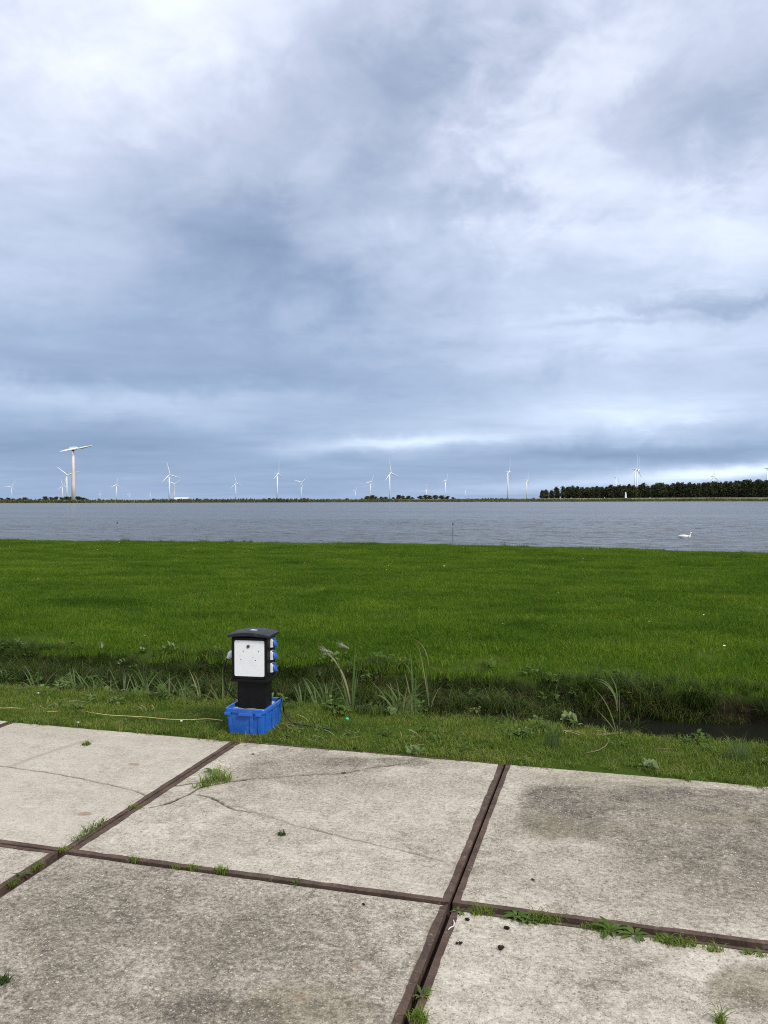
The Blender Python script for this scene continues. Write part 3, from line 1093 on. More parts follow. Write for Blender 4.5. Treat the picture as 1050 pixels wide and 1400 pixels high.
def disc(r):
    def f(rng, n):
        a = rng.random(n) * 2 * np.pi
        q = r * np.sqrt(rng.random(n))
        return np.stack([np.cos(a) * q, np.sin(a) * q], -1)
    return f


def rots(n, tilt=0.0):
    r = RNG.normal(0, tilt, (n, 3)) if tilt else np.zeros((n, 3))
    r[:, 2] = RNG.random(n) * 2 * np.pi
    return r


# lawn
lawn_src = [src('lawn_patch.%03d' % i, *blade_set(620, sq(0.72), .035, .085 if i < 6 else .12, .0052, .9, RNG), M['lawn']) for i in range(8)]
u, v = region(8.42, 33.5, 7.5, 3.0)
z = terrain(u, v)
k = (z > -0.42)
u, v, z = u[k], v[k], z[k]
wh = np.where(RNG.random(len(u)) < 0.93, RNG.integers(0, 6, len(u)), RNG.integers(6, 8, len(u)))
sc = 0.82 + 0.50 * fbm(u * 0.5, v * 0.9, 4) + 0.15 * RNG.random(len(u))
scatter('lawn_grass', lawn_src, np.stack([u, v, z - 0.004], -1), rots(len(u), 0.03), sc, wh)

# verge between slabs and ditch
verge_src = [src('verge_patch.%03d' % i, *blade_set(300, sq(0.34), .015, .062, .0042, 1.1, RNG), M['verge']) for i in range(6)]
u, v = region(PAVE_V + 0.10, 6.85, 48, 2.0)
z = terrain(u, v)
sc = 0.50 + 0.85 * fbm(u * 1.1, v * 1.6, 4)
keep = fbm(u * 2.4 + 5, v * 2.4, 3) > 0.12
u, v, z, sc = u[keep], v[keep], z[keep], sc[keep]
scatter('verge_grass', verge_src, np.stack([u, v, z - 0.003], -1), rots(len(u), 0.05), sc, RNG.integers(0, 6, len(u)))
# ragged fringe leaning over the slab edge
fringe_src = [src('fringe_tuft.%03d' % i, *blade_set(34, disc(.035), .02, .075, .0042, 1.5, RNG), M['verge']) for i in range(5)]
fu, fv = region(PAVE_V - 0.01, PAVE_V + 0.12, 230, 2.0)
kk = fbm(fu * 3.1, fu * 0 + 4, 3) + 1.8 * (fv - PAVE_V) > 0.40
fu, fv = fu[kk], fv[kk]
# grass that stands against the walls of the crate
cq = np.concatenate([np.stack([RNG.uniform(-.17, .17, 70), RNG.uniform(-.225, -.185, 70)], -1), np.stack([RNG.uniform(.15, .20, 80), RNG.uniform(-.21, .21, 80)], -1), np.stack([RNG.uniform(-.20, -.15, 50), RNG.uniform(-.21, .21, 50)], -1)])
fu, fv = np.concatenate([fu, cq[:, 0] - 2.695]), np.concatenate([fv, cq[:, 1] + 5.890])
scatter('verge_fringe_grass', fringe_src, np.stack([fu, fv, np.maximum(terrain(fu, fv), -0.004)], -1), rots(len(fu), 0.15), (0.55 + 0.75 * RNG.random(len(fu))) * np.where(np.arange(len(fu)) >= len(fu) - len(cq), .62, 1.0), RNG.integers(0, 5, len(fu)))

# long grass of the ditch banks
bank_src = [src('bank_tuft.%03d' % i, *blade_set(46, disc(.07), .10, .27, .0055, 1.15, RNG, curl=.8, segs=4), M['bank']) for i in range(5)]
bank_src += [src('bank_tuft.%03d' % (5 + i), *blade_set(44, disc(.08), .06, .20, .0045, 1.7, RNG, curl=.9, segs=4), M['deadgrass']) for i in range(3)]
P_, W_, S_ = [], [], []
u, v = region(7.75, 8.80, 180, 2.0)
z = terrain(u, v)
k = (z > DITCH_Z - 0.03) & (RNG.random(len(u)) > sstep(8.22, 8.58, v + 0.35 * (fbm(u * 2.1, v * 2, 3) - 0.5)) * 0.96)
u, v, z = u[k], v[k], z[k]
low = sstep(-0.10, -0.22, z) * (0.25 + 0.75 * sstep(-1.5, 1.5, u))
wh = np.where(RNG.random(len(u)) < low * 0.30 + 0.05, RNG.integers(5, 8, len(u)), RNG.integers(0, 5, len(u)))
sc = (0.5 + 0.8 * RNG.random(len(u))) * (1 - 0.45 * sstep(8.2, 8.5, v))
P_.append(np.stack([u, v, z - 0.01], -1)); W_.append(wh); S_.append(sc)
u, v = region(6.5, 7.15, 30, 2.0)
z = terrain(u, v)
k = (z > DITCH_Z - 0.02) & (fbm(u * 1.7, v * 0.5 + 3, 3) > 0.40 + 0.13 * sstep(0.3, 1.5, u))
u, v, z = u[k], v[k], z[k]
wh = np.where(RNG.random(len(u)) < 0.16, RNG.integers(5, 8, len(u)), RNG.integers(0, 5, len(u)))
P_.append(np.stack([u, v, z - 0.01], -1)); W_.append(wh); S_.append((0.35 + 0.55 * RNG.random(len(u))) * (1 - 0.45 * sstep(-0.3, 1.2, u)))
u, v = region(6.95, 7.95, 30, 2.0)               # the silted ditch on the left is full of grass
k = (RNG.random(len(u)) < sstep(1.2, -1.3, u) * 0.85) & (fbm(u * 1.3 + 8, v * 2, 3) > 0.36)
u, v = u[k], v[k]
P_.append(np.stack([u, v, terrain(u, v) - 0.01], -1)); W_.append(np.where(RNG.random(len(u)) < 0.15, 6, RNG.integers(0, 5, len(u)))); S_.append(0.5 + 0.7 * RNG.random(len(u)))
u = RNG.uniform(-34, 12, 420)                    # ragged lake edge of the lawn
v = np.interp(u, [-40, -28, -7, 5, 12, 30], [30, 30.1, 31.2, 28.9, 28.2, 28]) + RNG.normal(0.25, .35, len(u))
k = fbm(u * 0.6 + 4, u * 0 + 6, 3) > 0.46
u, v = u[k], v[k]
P_.append(np.stack([u, v, terrain(u, v) - 0.01], -1)); W_.append(np.where(RNG.random(len(u)) < .2, 6, RNG.integers(0, 5, len(u)))); S_.append(0.7 + 0.9 * RNG.random(len(u)) ** 2)
Pn = np.vstack(P_)
scatter('bank_grass', bank_src, Pn, rots(len(Pn), 0.12), np.concatenate(S_), np.concatenate(W_))


# broad-leaved weeds on banks and verge
def weed_leaves(rng, n, r, lmin, lmax, ratio, up, tiers=1):
    out = []
    for t in range(tiers):
        for i in range(n):
            L = lmin + (lmax - lmin) * rng.random()
            a = rng.random() * 2 * math.pi
            out.append(((rng.normal(0, r), rng.normal(0, r), 0.01 + 0.05 * t * rng.random()), a, L, L * ratio, up * (0.4 + 0.8 * rng.random()), 0.9))
    return out


weed_src = [src('weed.%03d' % i, *leaf_set(weed_leaves(RNG, 12, .03, .03, .07, .5, 0.9, 2), RNG), M['weed']) for i in range(4)]
weed_src += [src('weed.%03d' % (4 + i), *leaf_set(weed_leaves(RNG, 14, .045, .018, .04, .8, 0.7, 1), RNG), M['weed']) for i in range(3)]
weed_src += [src('weed.%03d' % (7 + i), *leaf_set(weed_leaves(RNG, 9, .03, .035, .07, .55, 1.0, 2), RNG), M['palered']) for i in range(2)]
P_, W_, S_ = [], [], []
u, v = region(7.5, 8.6, 13, 2.0)
z = terrain(u, v)
k = (z > DITCH_Z - 0.01) & (fbm(u * 1.1 + 20, v * 1.1, 3) > 0.38)
P_.append(np.stack([u[k], v[k], z[k] + 0.02], -1)); W_.append(RNG.choice([0, 1, 2, 3, 4, 7, 8], k.sum())); S_.append(0.7 + 0.9 * RNG.random(k.sum()))
u, v = region(6.6, 7.6, 5, 2.0)
z = terrain(u, v)
k = (z > DITCH_Z - 0.01) & (u < 1.3)
P_.append(np.stack([u[k], v[k], z[k] + 0.03], -1)); W_.append(RNG.choice([0, 1, 2, 3, 7, 8], k.sum())); S_.append(0.7 + 0.9 * RNG.random(k.sum()))
u, v = region(PAVE_V + 0.05, 6.6, 15, 2.0)
z = terrain(u, v)
k = fbm(u * 1.5 + 3, v * 2.2, 3) > 0.46 - 0.05 * sstep(0, 3, u)
P_.append(np.stack([u[k], v[k], z[k] + 0.006], -1)); W_.append(RNG.choice([0, 1, 4, 5, 6, 5, 6, 7], k.sum())); S_.append(0.55 + 0.6 * RNG.random(k.sum()))
Pn = np.vstack(P_)
scatter('bank_weeds', weed_src, Pn, rots(len(Pn), 0.2), np.concatenate(S_), np.concatenate(W_))


# dry stalks lying about on the verge
def stalks(rng, n):
    V, F, T = [], [], []
    for i in range(n):
        L = .05 + .16 * rng.random()
        a = rng.random() * 6.28
        x, y = rng.normal(0, .05, 2)
        w = .0016 + .0015 * rng.random()
        k = len(V)
        z0 = .012 + .02 * rng.random()
        for s in range(4):
            t = s / 3 - .5
            px, py = x + math.cos(a + .4 * t) * L * t, y + math.sin(a + .4 * t) * L * t
            V += [(px - math.sin(a) * w, py + math.cos(a) * w, z0 + .02 * t), (px + math.sin(a) * w, py - math.cos(a) * w, z0 + .02 * t + .001)]
            T += [rng.random()] * 2 if s == 0 else [T[-1]] * 2
        for s in range(3):
            F += [(k + 2 * s, k + 2 * s + 1, k + 2 * s + 3), (k + 2 * s, k + 2 * s + 3, k + 2 * s + 2)]
    return np.array(V), np.array(F), np.array(T)


straw_src = [src('straw.%03d' % i, *stalks(RNG, 5), M['straw']) for i in range(4)]
u, v = region(PAVE_V + 0.05, 6.9, 7, 2.0)
k = fbm(u * 0.9 + 2, v * 1.4, 3) > 0.46 - 0.09 * sstep(-0.5, 2, u)
u, v = u[k], v[k]
scatter('straw_litter', straw_src, np.stack([u, v, terrain(u, v)], -1), rots(len(u), 0.1), 0.6 + 0.6 * RNG.random(len(u)), RNG.integers(0, 4, len(u)))

# daisies and white specks in the lawn
V, F, T = leaf_set([((0, 0, .06), a, .016, .012, .15, .2) for a in np.arange(0, 6.28, .785)], RNG)
daisy = src('daisy', V, F, T, M['petal'])
du, dv = region(9.0, 30.0, 0.13, 2.0)
du2, dv2 = region(24.0, 30.0, 0.5, 0.0)
k = du2 < -12
du, dv = np.concatenate([du, du2[k]]), np.concatenate([dv, dv2[k]])
scatter('lawn_daisies', [daisy], np.stack([du, dv, terrain(du, dv) + .015], -1), rots(len(du), 0.2), 0.5 + 0.7 * RNG.random(len(du)), np.zeros(len(du), int))


# ------------------------------------------------------------------ single plants
def ribbon(path, width, tint, mat, name, parent, fold=0.25):
    """one long leaf along a path, folded at the midrib"""
    V, F, T = [], [], []
    path = [Vector(p) for p in path]
    n = len(path) - 1
    for i, p in enumerate(path):
        d = (path[min(i + 1, n)] - path[max(i - 1, 0)]).normalized()
        s = d.cross(Vector((0.3, -1.0, 0.15)))
        s.normalize()
        nn = s.cross(d)
        t = i / n
        w = width * 0.5 * (0.55 + 0.45 * min(1, t * 3)) * max(0.04, 1 - t ** 2.4)
        V += [p - s * w + nn * w * fold, p, p + s * w + nn * w * fold]
        T += [tint] * 3
    for i in range(n):
        a = 3 * i
        F += [(a, a + 1, a + 4), (a, a + 4, a + 3), (a + 1, a + 2, a + 5), (a + 1, a + 5, a + 4)]
    return obj(name, np_mesh(name, np.array([tuple(q) for q in V]), np.array(F), mat, {'tint': T}, smooth=True), parent)


def curve(b, az, L, lean, droop, z0=0.0, n=9, start=None):
    p = Vector(b)
    out = [p.copy()]
    ang = math.pi / 2 - lean
    for i in range(n):
        p = p + Vector((math.cos(az) * math.cos(ang), math.sin(az) * math.cos(ang), math.sin(ang))) * (L / n)
        ang -= droop / n * (0.3 + 1.4 * i / n)
        out.append(p.copy())
    return out


def reed(loc, blades, label, group=None, name='reed_plant', cat='reed', stem_h=0.0, plumes=()):
    """blades: (azimuth deg, length, lean, droop, width, dry?, start height)"""
    root = tag(empty(name, loc), label, cat, group)
    if stem_h:
        MB().tube([(0, 0, 0), (.006, 0, stem_h * .5), (.0, .004, stem_h)], [.005, .004, .002], 6).build('stem', M['reed'], root, True)
    for (az, L, lean, droop, w, dry, z0) in blades:
        ribbon(curve((0.012 * math.cos(R(az)), 0.012 * math.sin(R(az)), z0), R(az), L, lean, droop), w, random.random(), M['reeddry'] if dry else M['reed'], 'leaf', root)
    for (az, p0) in plumes:
        V, F, T = blade_set(40, disc(.008), .08, .17, .0035, .35, RNG, segs=3)
        rotm = Matrix.Translation(p0) @ Matrix.Rotation(R(az), 4, 'Z') @ Matrix.Rotation(R(72), 4, 'Y')
        V = np.array([tuple(rotm @ Vector(p)) for p in V])
        obj('seed_head', np_mesh('seed_head', V, F, M['plume'], {'tint': T}), root)
    return root


def gpos(px, py, z=0.0):
    p = at(px, py, z)
    p.z = tz(p.x, p.y)
    return p


RT, LT = -15.5 + 360, 164.5      # picture-right and picture-left as world azimuths
p = at(481, 978, -.06); p.z = -.08
reed(p, [(RT, .66, .02, .10, .026, False, 0), (LT, .52, .22, .25, .030, False, .02), (LT, .62, .22, 1.55, .019, True, .12), (LT + 20, .40, .30, .5, .012, False, 0),
         (RT, .42, .07, .2, .018, False, .04), (LT - 30, .36, .5, 1.3, .010, False, .05), (RT - 40, .30, .5, .9, .010, False, 0)],
     'tall reed with one tan leaf arching left, standing in the ditch right of the cabinet', 'tall reeds in the ditch',
     plumes=((LT, (-.03, .01, .60)), (LT + 12, (-.20, .07, .54))))
p = at(567, 985, -.08); p.z = -.12
reed(p, [(LT, .62, .02, .12, .019, False, .04), (LT + 10, .46, .12, .25, .012, True, .03), (LT, .22, .2, 1.35, .013, False, .36), (RT, .50, -.02, .1, .016, False, 0), (LT, .42, .35, 1.9, .008, True, .05)],
     'slim upright reed with short side leaf, left one of the bare pair in mid ditch', 'tall reeds in the ditch', stem_h=.35)
p = at(588, 968, -.15); p.z = -.14
reed(p, [(LT, .60, .16, .16, .010, True, .02), (LT, .40, .08, .1, .009, False, 0), (LT + 20, .30, .15, 1.4, .008, True, .40), (RT, .25, .3, .6, .010, True, 0)],
     'pale reed stalk leaning left, right one of the bare pair in mid ditch', 'tall reeds in the ditch')
p = at(846, 1008, 0.0); p.z = tz(p.x, p.y)
reed(p, [(LT, .44, .22, 1.0, .010, False, 0), (LT, .30, .10, 1.9, .011, False, .20), (LT + 10, .34, .10, 2.3, .010, False, .22), (LT, .26, .0, 1.2, .009, False, .26), (LT - 10, .24, .7, .4, .009, False, .02)],
     'young reed drooping left over the open ditch water', 'tall reeds in the ditch', stem_h=.36)
p = at(700, 985, -.1); p.z = -.2
reed(p, [(LT, .28, .15, .5, .008, False, 0), (RT, .24, .25, .8, .008, False, 0), (LT + 40, .2, .3, .6, .007, True, 0)], 'thin short reed at the left end of the open ditch water', 'tall reeds in the ditch')

# reeds of the silted ditch on the left
for i, (px, py) in enumerate([(26, 942), (82, 938), (98, 941), (110, 944), (130, 945), (148, 947), (172, 948), (186, 948), (212, 951), (222, 951), (236, 953), (258, 956), (288, 958), (400, 968), (420, 970), (436, 972), (540, 982), (530, 980)]):
    p = at(px, py, 0.0)
    p.y += .25
    p.z = tz(p.x, p.y)
    bl = []
    for q in range(random.randint(6, 10)):
        bl.append((random.choice((LT, RT)) + random.uniform(-50, 50), random.uniform(.20, .42), random.uniform(.1, .6), random.uniform(.3, 1.6), random.uniform(.011, .019), random.random() < .07, random.uniform(0, .08)))
    reed(p, bl, 'short grey green reed in the overgrown left half of the ditch' if px < 320 else 'short grey green reed among the weeds right of the cabinet',
         'short reeds in the overgrown ditch' if px < 320 else 'short reeds right of the cabinet')
p = at(139, 893, 0.0); p.z = tz(p.x, p.y)
reed(p, [(LT, .22, .1, .5, .006, True, 0)], 'single pale plumed stalk on the far bank left of the cabinet', None, 'grass_stalk', 'grass', stem_h=.14, plumes=((120, (0, 0, .13)),))

# rush tuft at the slab-side of the ditch
p = gpos(755, 1022)
V, F, T = blade_set(120, disc(.05), .12, .24, .004, .38, RNG, curl=.4, segs=3)
o = obj('rush_tuft', np_mesh('rush_tuft', V, F, M['reed'], {'tint': T * .5}), None, p)
tag(o, 'dark upright tuft of rushes on the verge beside the open ditch water', 'rushes')
p = gpos(1010, 1040)
V, F, T = blade_set(110, disc(.07), .10, .22, .004, .6, RNG, curl=.5, segs=3)
tag(obj('rush_tuft', np_mesh('rush_tuft', V, F, M['reed'], {'tint': T}), None, p), 'grey green grass tuft with straw stems at the right end of the verge', 'rushes')
pts = [at(800, 1030, .02), at(818, 1026, .03), at(828, 1020, .05), at(833, 1012, .06)]
tag(MB().tube(pts, [.0035, .004, .004, .002], 6).build('reed_stalk', M['straw'], None, True), 'pale bent dry reed stalk lying on the verge', 'stalk')
pts = [at(888, 1023, .02), at(905, 1024, .03), at(925, 1024, .02)]
tag(MB().tube(pts, [.003, .003, .002], 6).build('reed_stalk', M['straw'], None, True), 'straight dry stalk lying on the verge near the right edge', 'stalk')


# weeds that grow in the joints and cracks of the pavement
def tuft(px, py, r, h, n, label, long=1.0, name='grass_tuft', az=0.0, mat='verge'):
    p = at(px, py, 0.0)
    p.z = -0.004

    def place(rng, k):
        a = rng.random(k) * 6.283
        q = np.sqrt(rng.random(k))
        x, y = np.cos(a) * q * r * long, np.sin(a) * q * r
        c, s = math.cos(az), math.sin(az)
        return np.stack([x * c - y * s, x * s + y * c], -1)
    V, F, T = blade_set(n, place, h * .35, h, .0045, 1.5, RNG, curl=.8, segs=3, tint=lambda g, k: g.random(k) * .85)
    o = obj(name, np_mesh(name, V, F, M[mat], {'tint': T}), None, p)
    return tag(o, label, 'grass tuft', 'tufts growing out of the pavement')


def rosette(px, py, n, L, label, ratio=.32, up=.35, mat='weed', z=0.0):
    p = at(px, py, z)
    p.z = max(tz(p.x, p.y), 0) if z == 0 and p.y > PAVE_V else -0.002
    root = tag(empty('weed_plant', p, random.random() * 6), label, 'weed', 'broad leaved weeds by the pavement')
    up *= .62
    for i in range(int(n * 1.5)):
        a = i * 2.4 + random.uniform(-.3, .3)
        l = L * random.uniform(.5, 1.0)
        V, F, T = leaf_set([((0.01 * math.cos(a), .01 * math.sin(a), .006), a, l, l * ratio * random.uniform(.8, 1.2), up * random.uniform(.4, 1.5), .8)], RNG)
        obj('leaf', np_mesh('leaf', V, F, M[mat], {'tint': T}, smooth=True), root)
    return root


JL = math.atan2(*reversed((at(690, 1046) - at(612, 1240)).to_2d()[:]))
tuft(296, 1068, .055, .15, 170, 'largest grass tuft, growing where the cracks meet near the cabinet', 1.9, az=.6)
rosette(293, 1056, 7, .085, 'leafy weed behind the largest grass tuft on the cracked slab', up=.7)
tuft(276, 1076, .03, .08, 60, 'short grass at the left foot of the largest tuft', 2.0, az=.4)
tuft(118, 1018, .030, .055, 80, 'round tuft alone in the pale left slab')
tuft(385, 1141, .020, .05, 60, 'small mossy tuft alone in the middle of the cracked slab', mat='bank')
tuft(122, 1138, .030, .075, 120, 'long strip of grass in the left steel joint', 5.0, az=JL)
tuft(186, 1105, .016, .05, 50, 'thin weed strip at mid length of the left steel joint', 3.5, az=.05)
tuft(86, 1163, .022, .05, 50, 'tuft right on the left crossing of the steel joints')
tuft(184, 1177, .020, .055, 50, 'first tuft along the cross joint from the left crossing', 1.6, az=-.05)
tuft(240, 1186, .016, .035, 34, 'thin low tuft between the first and third tufts of the cross joint', 2.0)
tuft(264, 1188, .018, .05, 46, 'third tuft along the cross joint from the left crossing', 1.6)
tuft(303, 1192, .022, .06, 70, 'fullest tuft of the cross joint below the cracked slab', 2.0)
rosette(404, 1209, 5, .045, 'tiny weed halfway along the cross joint', up=.8)
rosette(30, 1197, 7, .05, 'weed in the soil filled joint at the left edge', up=.8)
tuft(50, 1185, .020, .05, 50, 'grass in the soil filled joint below the left crossing', 2.2, az=JL)
tuft(18, 1208, .018, .05, 40, 'grass lowest in the soil filled joint at the left edge', 2.0, az=JL)
tuft(2, 1343, .030, .05, 110, 'mossy tuft on the near slab at the left edge', mat='bank')
rosette(628, 1247, 5, .04, 'small weed right beside the right crossing of the steel joints', up=.8)
tuft(658, 1249, .030, .065, 110, 'first grass clump right of the right crossing', 1.7)
rosette(707, 1254, 9, .075, 'leafy weed right of the first clump in the right joint', up=.6)
rosette(720, 1259, 7, .06, 'lower leafy weed snug against the grass of the right joint', up=.6)
tuft(745, 1259, .028, .075, 120, 'wide grass clump in the left part of the right joint', 2.4)
tuft(800, 1269, .018, .04, 46, 'low thin grass in the middle of the right joint', 2.2)
rosette(835, 1273, 10, .085, 'spreading weed in the middle of the right joint', up=.7)
tuft(822, 1272, .022, .055, 70, 'grass under the spreading weed of the right joint', 2.0)
rosette(868, 1279, 10, .075, 'dandelion like weed right of the spreading weed', up=.5)
tuft(905, 1287, .024, .06, 80, 'mossy grass right of the dandelion like weed', 1.9)
rosette(918, 1288, 7, .055, 'small weed within the mossy grass of the right joint', up=.7)
tuft(935, 1292, .024, .06, 90, 'grass clump second from the right end of the right joint', 2.2)
tuft(975, 1298, .022, .05, 70, 'last full grass clump before the right edge', 2.2)
tuft(1030, 1305, .018, .045, 60, 'flat grass strip ending at the right edge', 3.0)
tuft(985, 1398, .018, .11, 40, 'wispy tuft on the near right slab')
rosette(577, 1362, 6, .045, 'weed in the near end of the right steel joint', up=.9)
tuft(571, 1394, .026, .065, 100, 'grass clump at the very bottom of the right steel joint', 1.4)
tuft(790, 1135, .014, .012, 30, 'flat moss streak on the damp right slab', 3.0, mat='bank')
tuft(470, 1057, .012, .02, 30, 'speck of moss in the crack near the far edge', 1.2, mat='bank')
tuft(346, 1031, .010, .02, 24, 'speck of moss by the far left corner of the cracked slab', 1.2, mat='bank')
for px, py, n, L, lab in [(735, 1028, 9, .06, 'broad leaved weed at the foot of the rushes'), (590, 1010, 8, .045, 'small rosette on the verge behind the cracked slab'),
                          (405, 1000, 14, .07, 'bushy pale weed on the verge right of the blue crate'), (388, 1008, 10, .055, 'leafy weed at the right foot of the blue crate'),
                          (160, 990, 7, .06, 'broad leaf rosette on the verge behind the left slab'), (720, 1040, 8, .05, 'leafy weed beside the far end of the right steel joint'),
                          (372, 1003, 10, .06, 'weed tucked under the front right corner of the blue crate'), (905, 1022, 10, .05, 'clover like weed on the right verge')]:
    rosette(px, py, n, L, lab, ratio=.5, up=.7, mat='weed' if 'pale' not in lab else 'palered')

# stalks at the lake edge
for px, py, h, lab in [(976, 750, .5, 'thin grass stalk at the lake edge under the swan'), (884, 748, .45, 'thin grass stalk at the lake edge left of the swan'), (1018, 751, .6, 'grass stems at the lake edge right of the swan'), (2, 735, .9, 'pale grass stems at the lake edge by the left border')]:
    p = at(px, py, -.1)
    p.z = tz(p.x, p.y)
    V, F, T = blade_set(14, disc(.12), h * .6, h, .012, .5, RNG, curl=.6, segs=4)
    tag(obj('grass_stalk', np_mesh('grass_stalk', V, F, M['reed'], {'tint': T}), None, p), lab, 'grass')

# ------------------------------------------------------------------ crate, cabinet, cables
CR_ROT = R(2.0)
CRATE = Vector((-2.695, 5.890, 0.0))
CW, CD, CH = .330, .415, .215           # rim width, depth, height


def rrect(w, d, r, z, n=4):
    out = []
    for cx, cy, a0 in ((w / 2 - r, d / 2 - r, 0), (-w / 2 + r, d / 2 - r, 90), (-w / 2 + r, -d / 2 + r, 180), (w / 2 - r, -d / 2 + r, 270)):
        for i in range(n + 1):
            a = R(a0 + 90 * i / n)
            out.append((cx + r * math.cos(a), cy + r * math.sin(a), z))
    return out


def build_crate():
    root = tag(empty('plastic_crate', CRATE, CR_ROT), 'blue plastic crate filled with mortar, holding the black power cabinet upright', 'crate')
    w0, d0 = CW - .052, CD - .055           # floor
    w1, d1 = CW - .020, CD - .020
    m = MB()
    m.loft([rrect(w0, d0, .03, .0), rrect(w0 + .01, d0 + .01, .03, .012), rrect(w1, d1, .025, CH - .035), rrect(w1, d1, .025, CH - .002),
            rrect(w1 - .010, d1 - .010, .02, CH - .002), rrect(w0 - .004, d0 - .004, .025, .02)])
    m.build('body', M['crate'], root, False, 0.0)
    m = MB()
    m.loft([rrect(w1 + .001, d1 + .001, .025, CH - .030), rrect(CW, CD, .028, CH - .030), rrect(CW + .002, CD + .002, .028, CH - .004), rrect(CW - .002, CD - .002, .027, CH),
            rrect(w1 - .014, d1 - .014, .02, CH), rrect(w1 - .014, d1 - .014, .02, CH - .012), rrect(w1 + .001, d1 + .001, .025, CH - .012)], cap=False)
    m.build('rim', M['crate'], root)
    # stacking ribs: front and back walls have two uprights framing a recess, the sides three
    t_ = (w1 - w0) / 2
    for sy in (-1, 1):
        for x in (-.125, .058, .128):
            mm = MB()
            wd = .026
            yb, yt = sy * (d0 / 2 + .004), sy * (d1 / 2 + .001)
            o = sy * .009
            k = 1 - .10
            mm.add([(x * k - wd / 2, yb, .012), (x * k + wd / 2, yb, .012), (x + wd / 2, yt, CH - .03), (x - wd / 2, yt, CH - .03),
                    (x * k - wd / 2, yb + o, .012), (x * k + wd / 2, yb + o, .012), (x + wd / 2, yt + o, CH - .03), (x - wd / 2, yt + o, CH - .03)],
                   [(0, 1, 2, 3), (4, 5, 6, 7), (0, 1, 5, 4), (1, 2, 6, 5), (2, 3, 7, 6), (3, 0, 4, 7)])
            mm.build('rib', M['crate'], root, False, .002)
    for sx in (-1, 1):
        for y in (-.155, -.015, .15):
            mm = MB()
            wd = .03
            xb, xt = sx * (w0 / 2 + .004), sx * (w1 / 2 + .001)
            o = sx * .008
            mm.add([(xb, y * .92 - wd / 2, .012), (xb, y * .92 + wd / 2, .012), (xt, y + wd / 2, CH - .03), (xt, y - wd / 2, CH - .03),
                    (xb + o, y * .92 - wd / 2, .012), (xb + o, y * .92 + wd / 2, .012), (xt + o, y + wd / 2, CH - .03), (xt + o, y - wd / 2, CH - .03)],
                   [(0, 1, 2, 3), (4, 5, 6, 7), (0, 1, 5, 4), (1, 2, 6, 5), (2, 3, 7, 6), (3, 0, 4, 7)])
            mm.build('rib', M['crate'], root, False, .002)
    # hand hold lip under the front rim
    for sy in (-1, 1):
        MB().box((0.005, sy * (d1 / 2 + .009), CH - .042), (.11, .018, .024)).build('handle', M['crate'], root, False, .004)
    for x in (-.140, .115):
        MB().box((x, -(d1 / 2 + .008), CH - .040), (.05, .014, .022)).build('rim_lug', M['crate'], root, False, .003)
    # mortar fill: slightly rough surface
    n = 22
    g = np.linspace(-.5, .5, n)
    X, Y = np.meshgrid(g * (w1 - .016), g * (d1 - .016))
    Z = CH - .030 + .014 * (fbm(X * 18 + 3, Y * 18, 4) - .5)
    i = np.arange(n * n).reshape(n, n)
    obj('mortar_fill', np_mesh('mortar_fill', np.stack([X, Y, Z], -1).reshape(-1, 3), np.stack([i[:-1, :-1], i[:-1, 1:], i[1:, 1:], i[1:, :-1]], -1).reshape(-1, 4), M['mortar'], smooth=True), root)
    return root


build_crate()

CAB_ROT = R(5.5)
CAB = Vector((-2.705, 5.895, CH - .036))
BW, BD, B0, B1 = .290, .195, .225, .568      # cabinet body: width, depth, bottom and top above the mortar


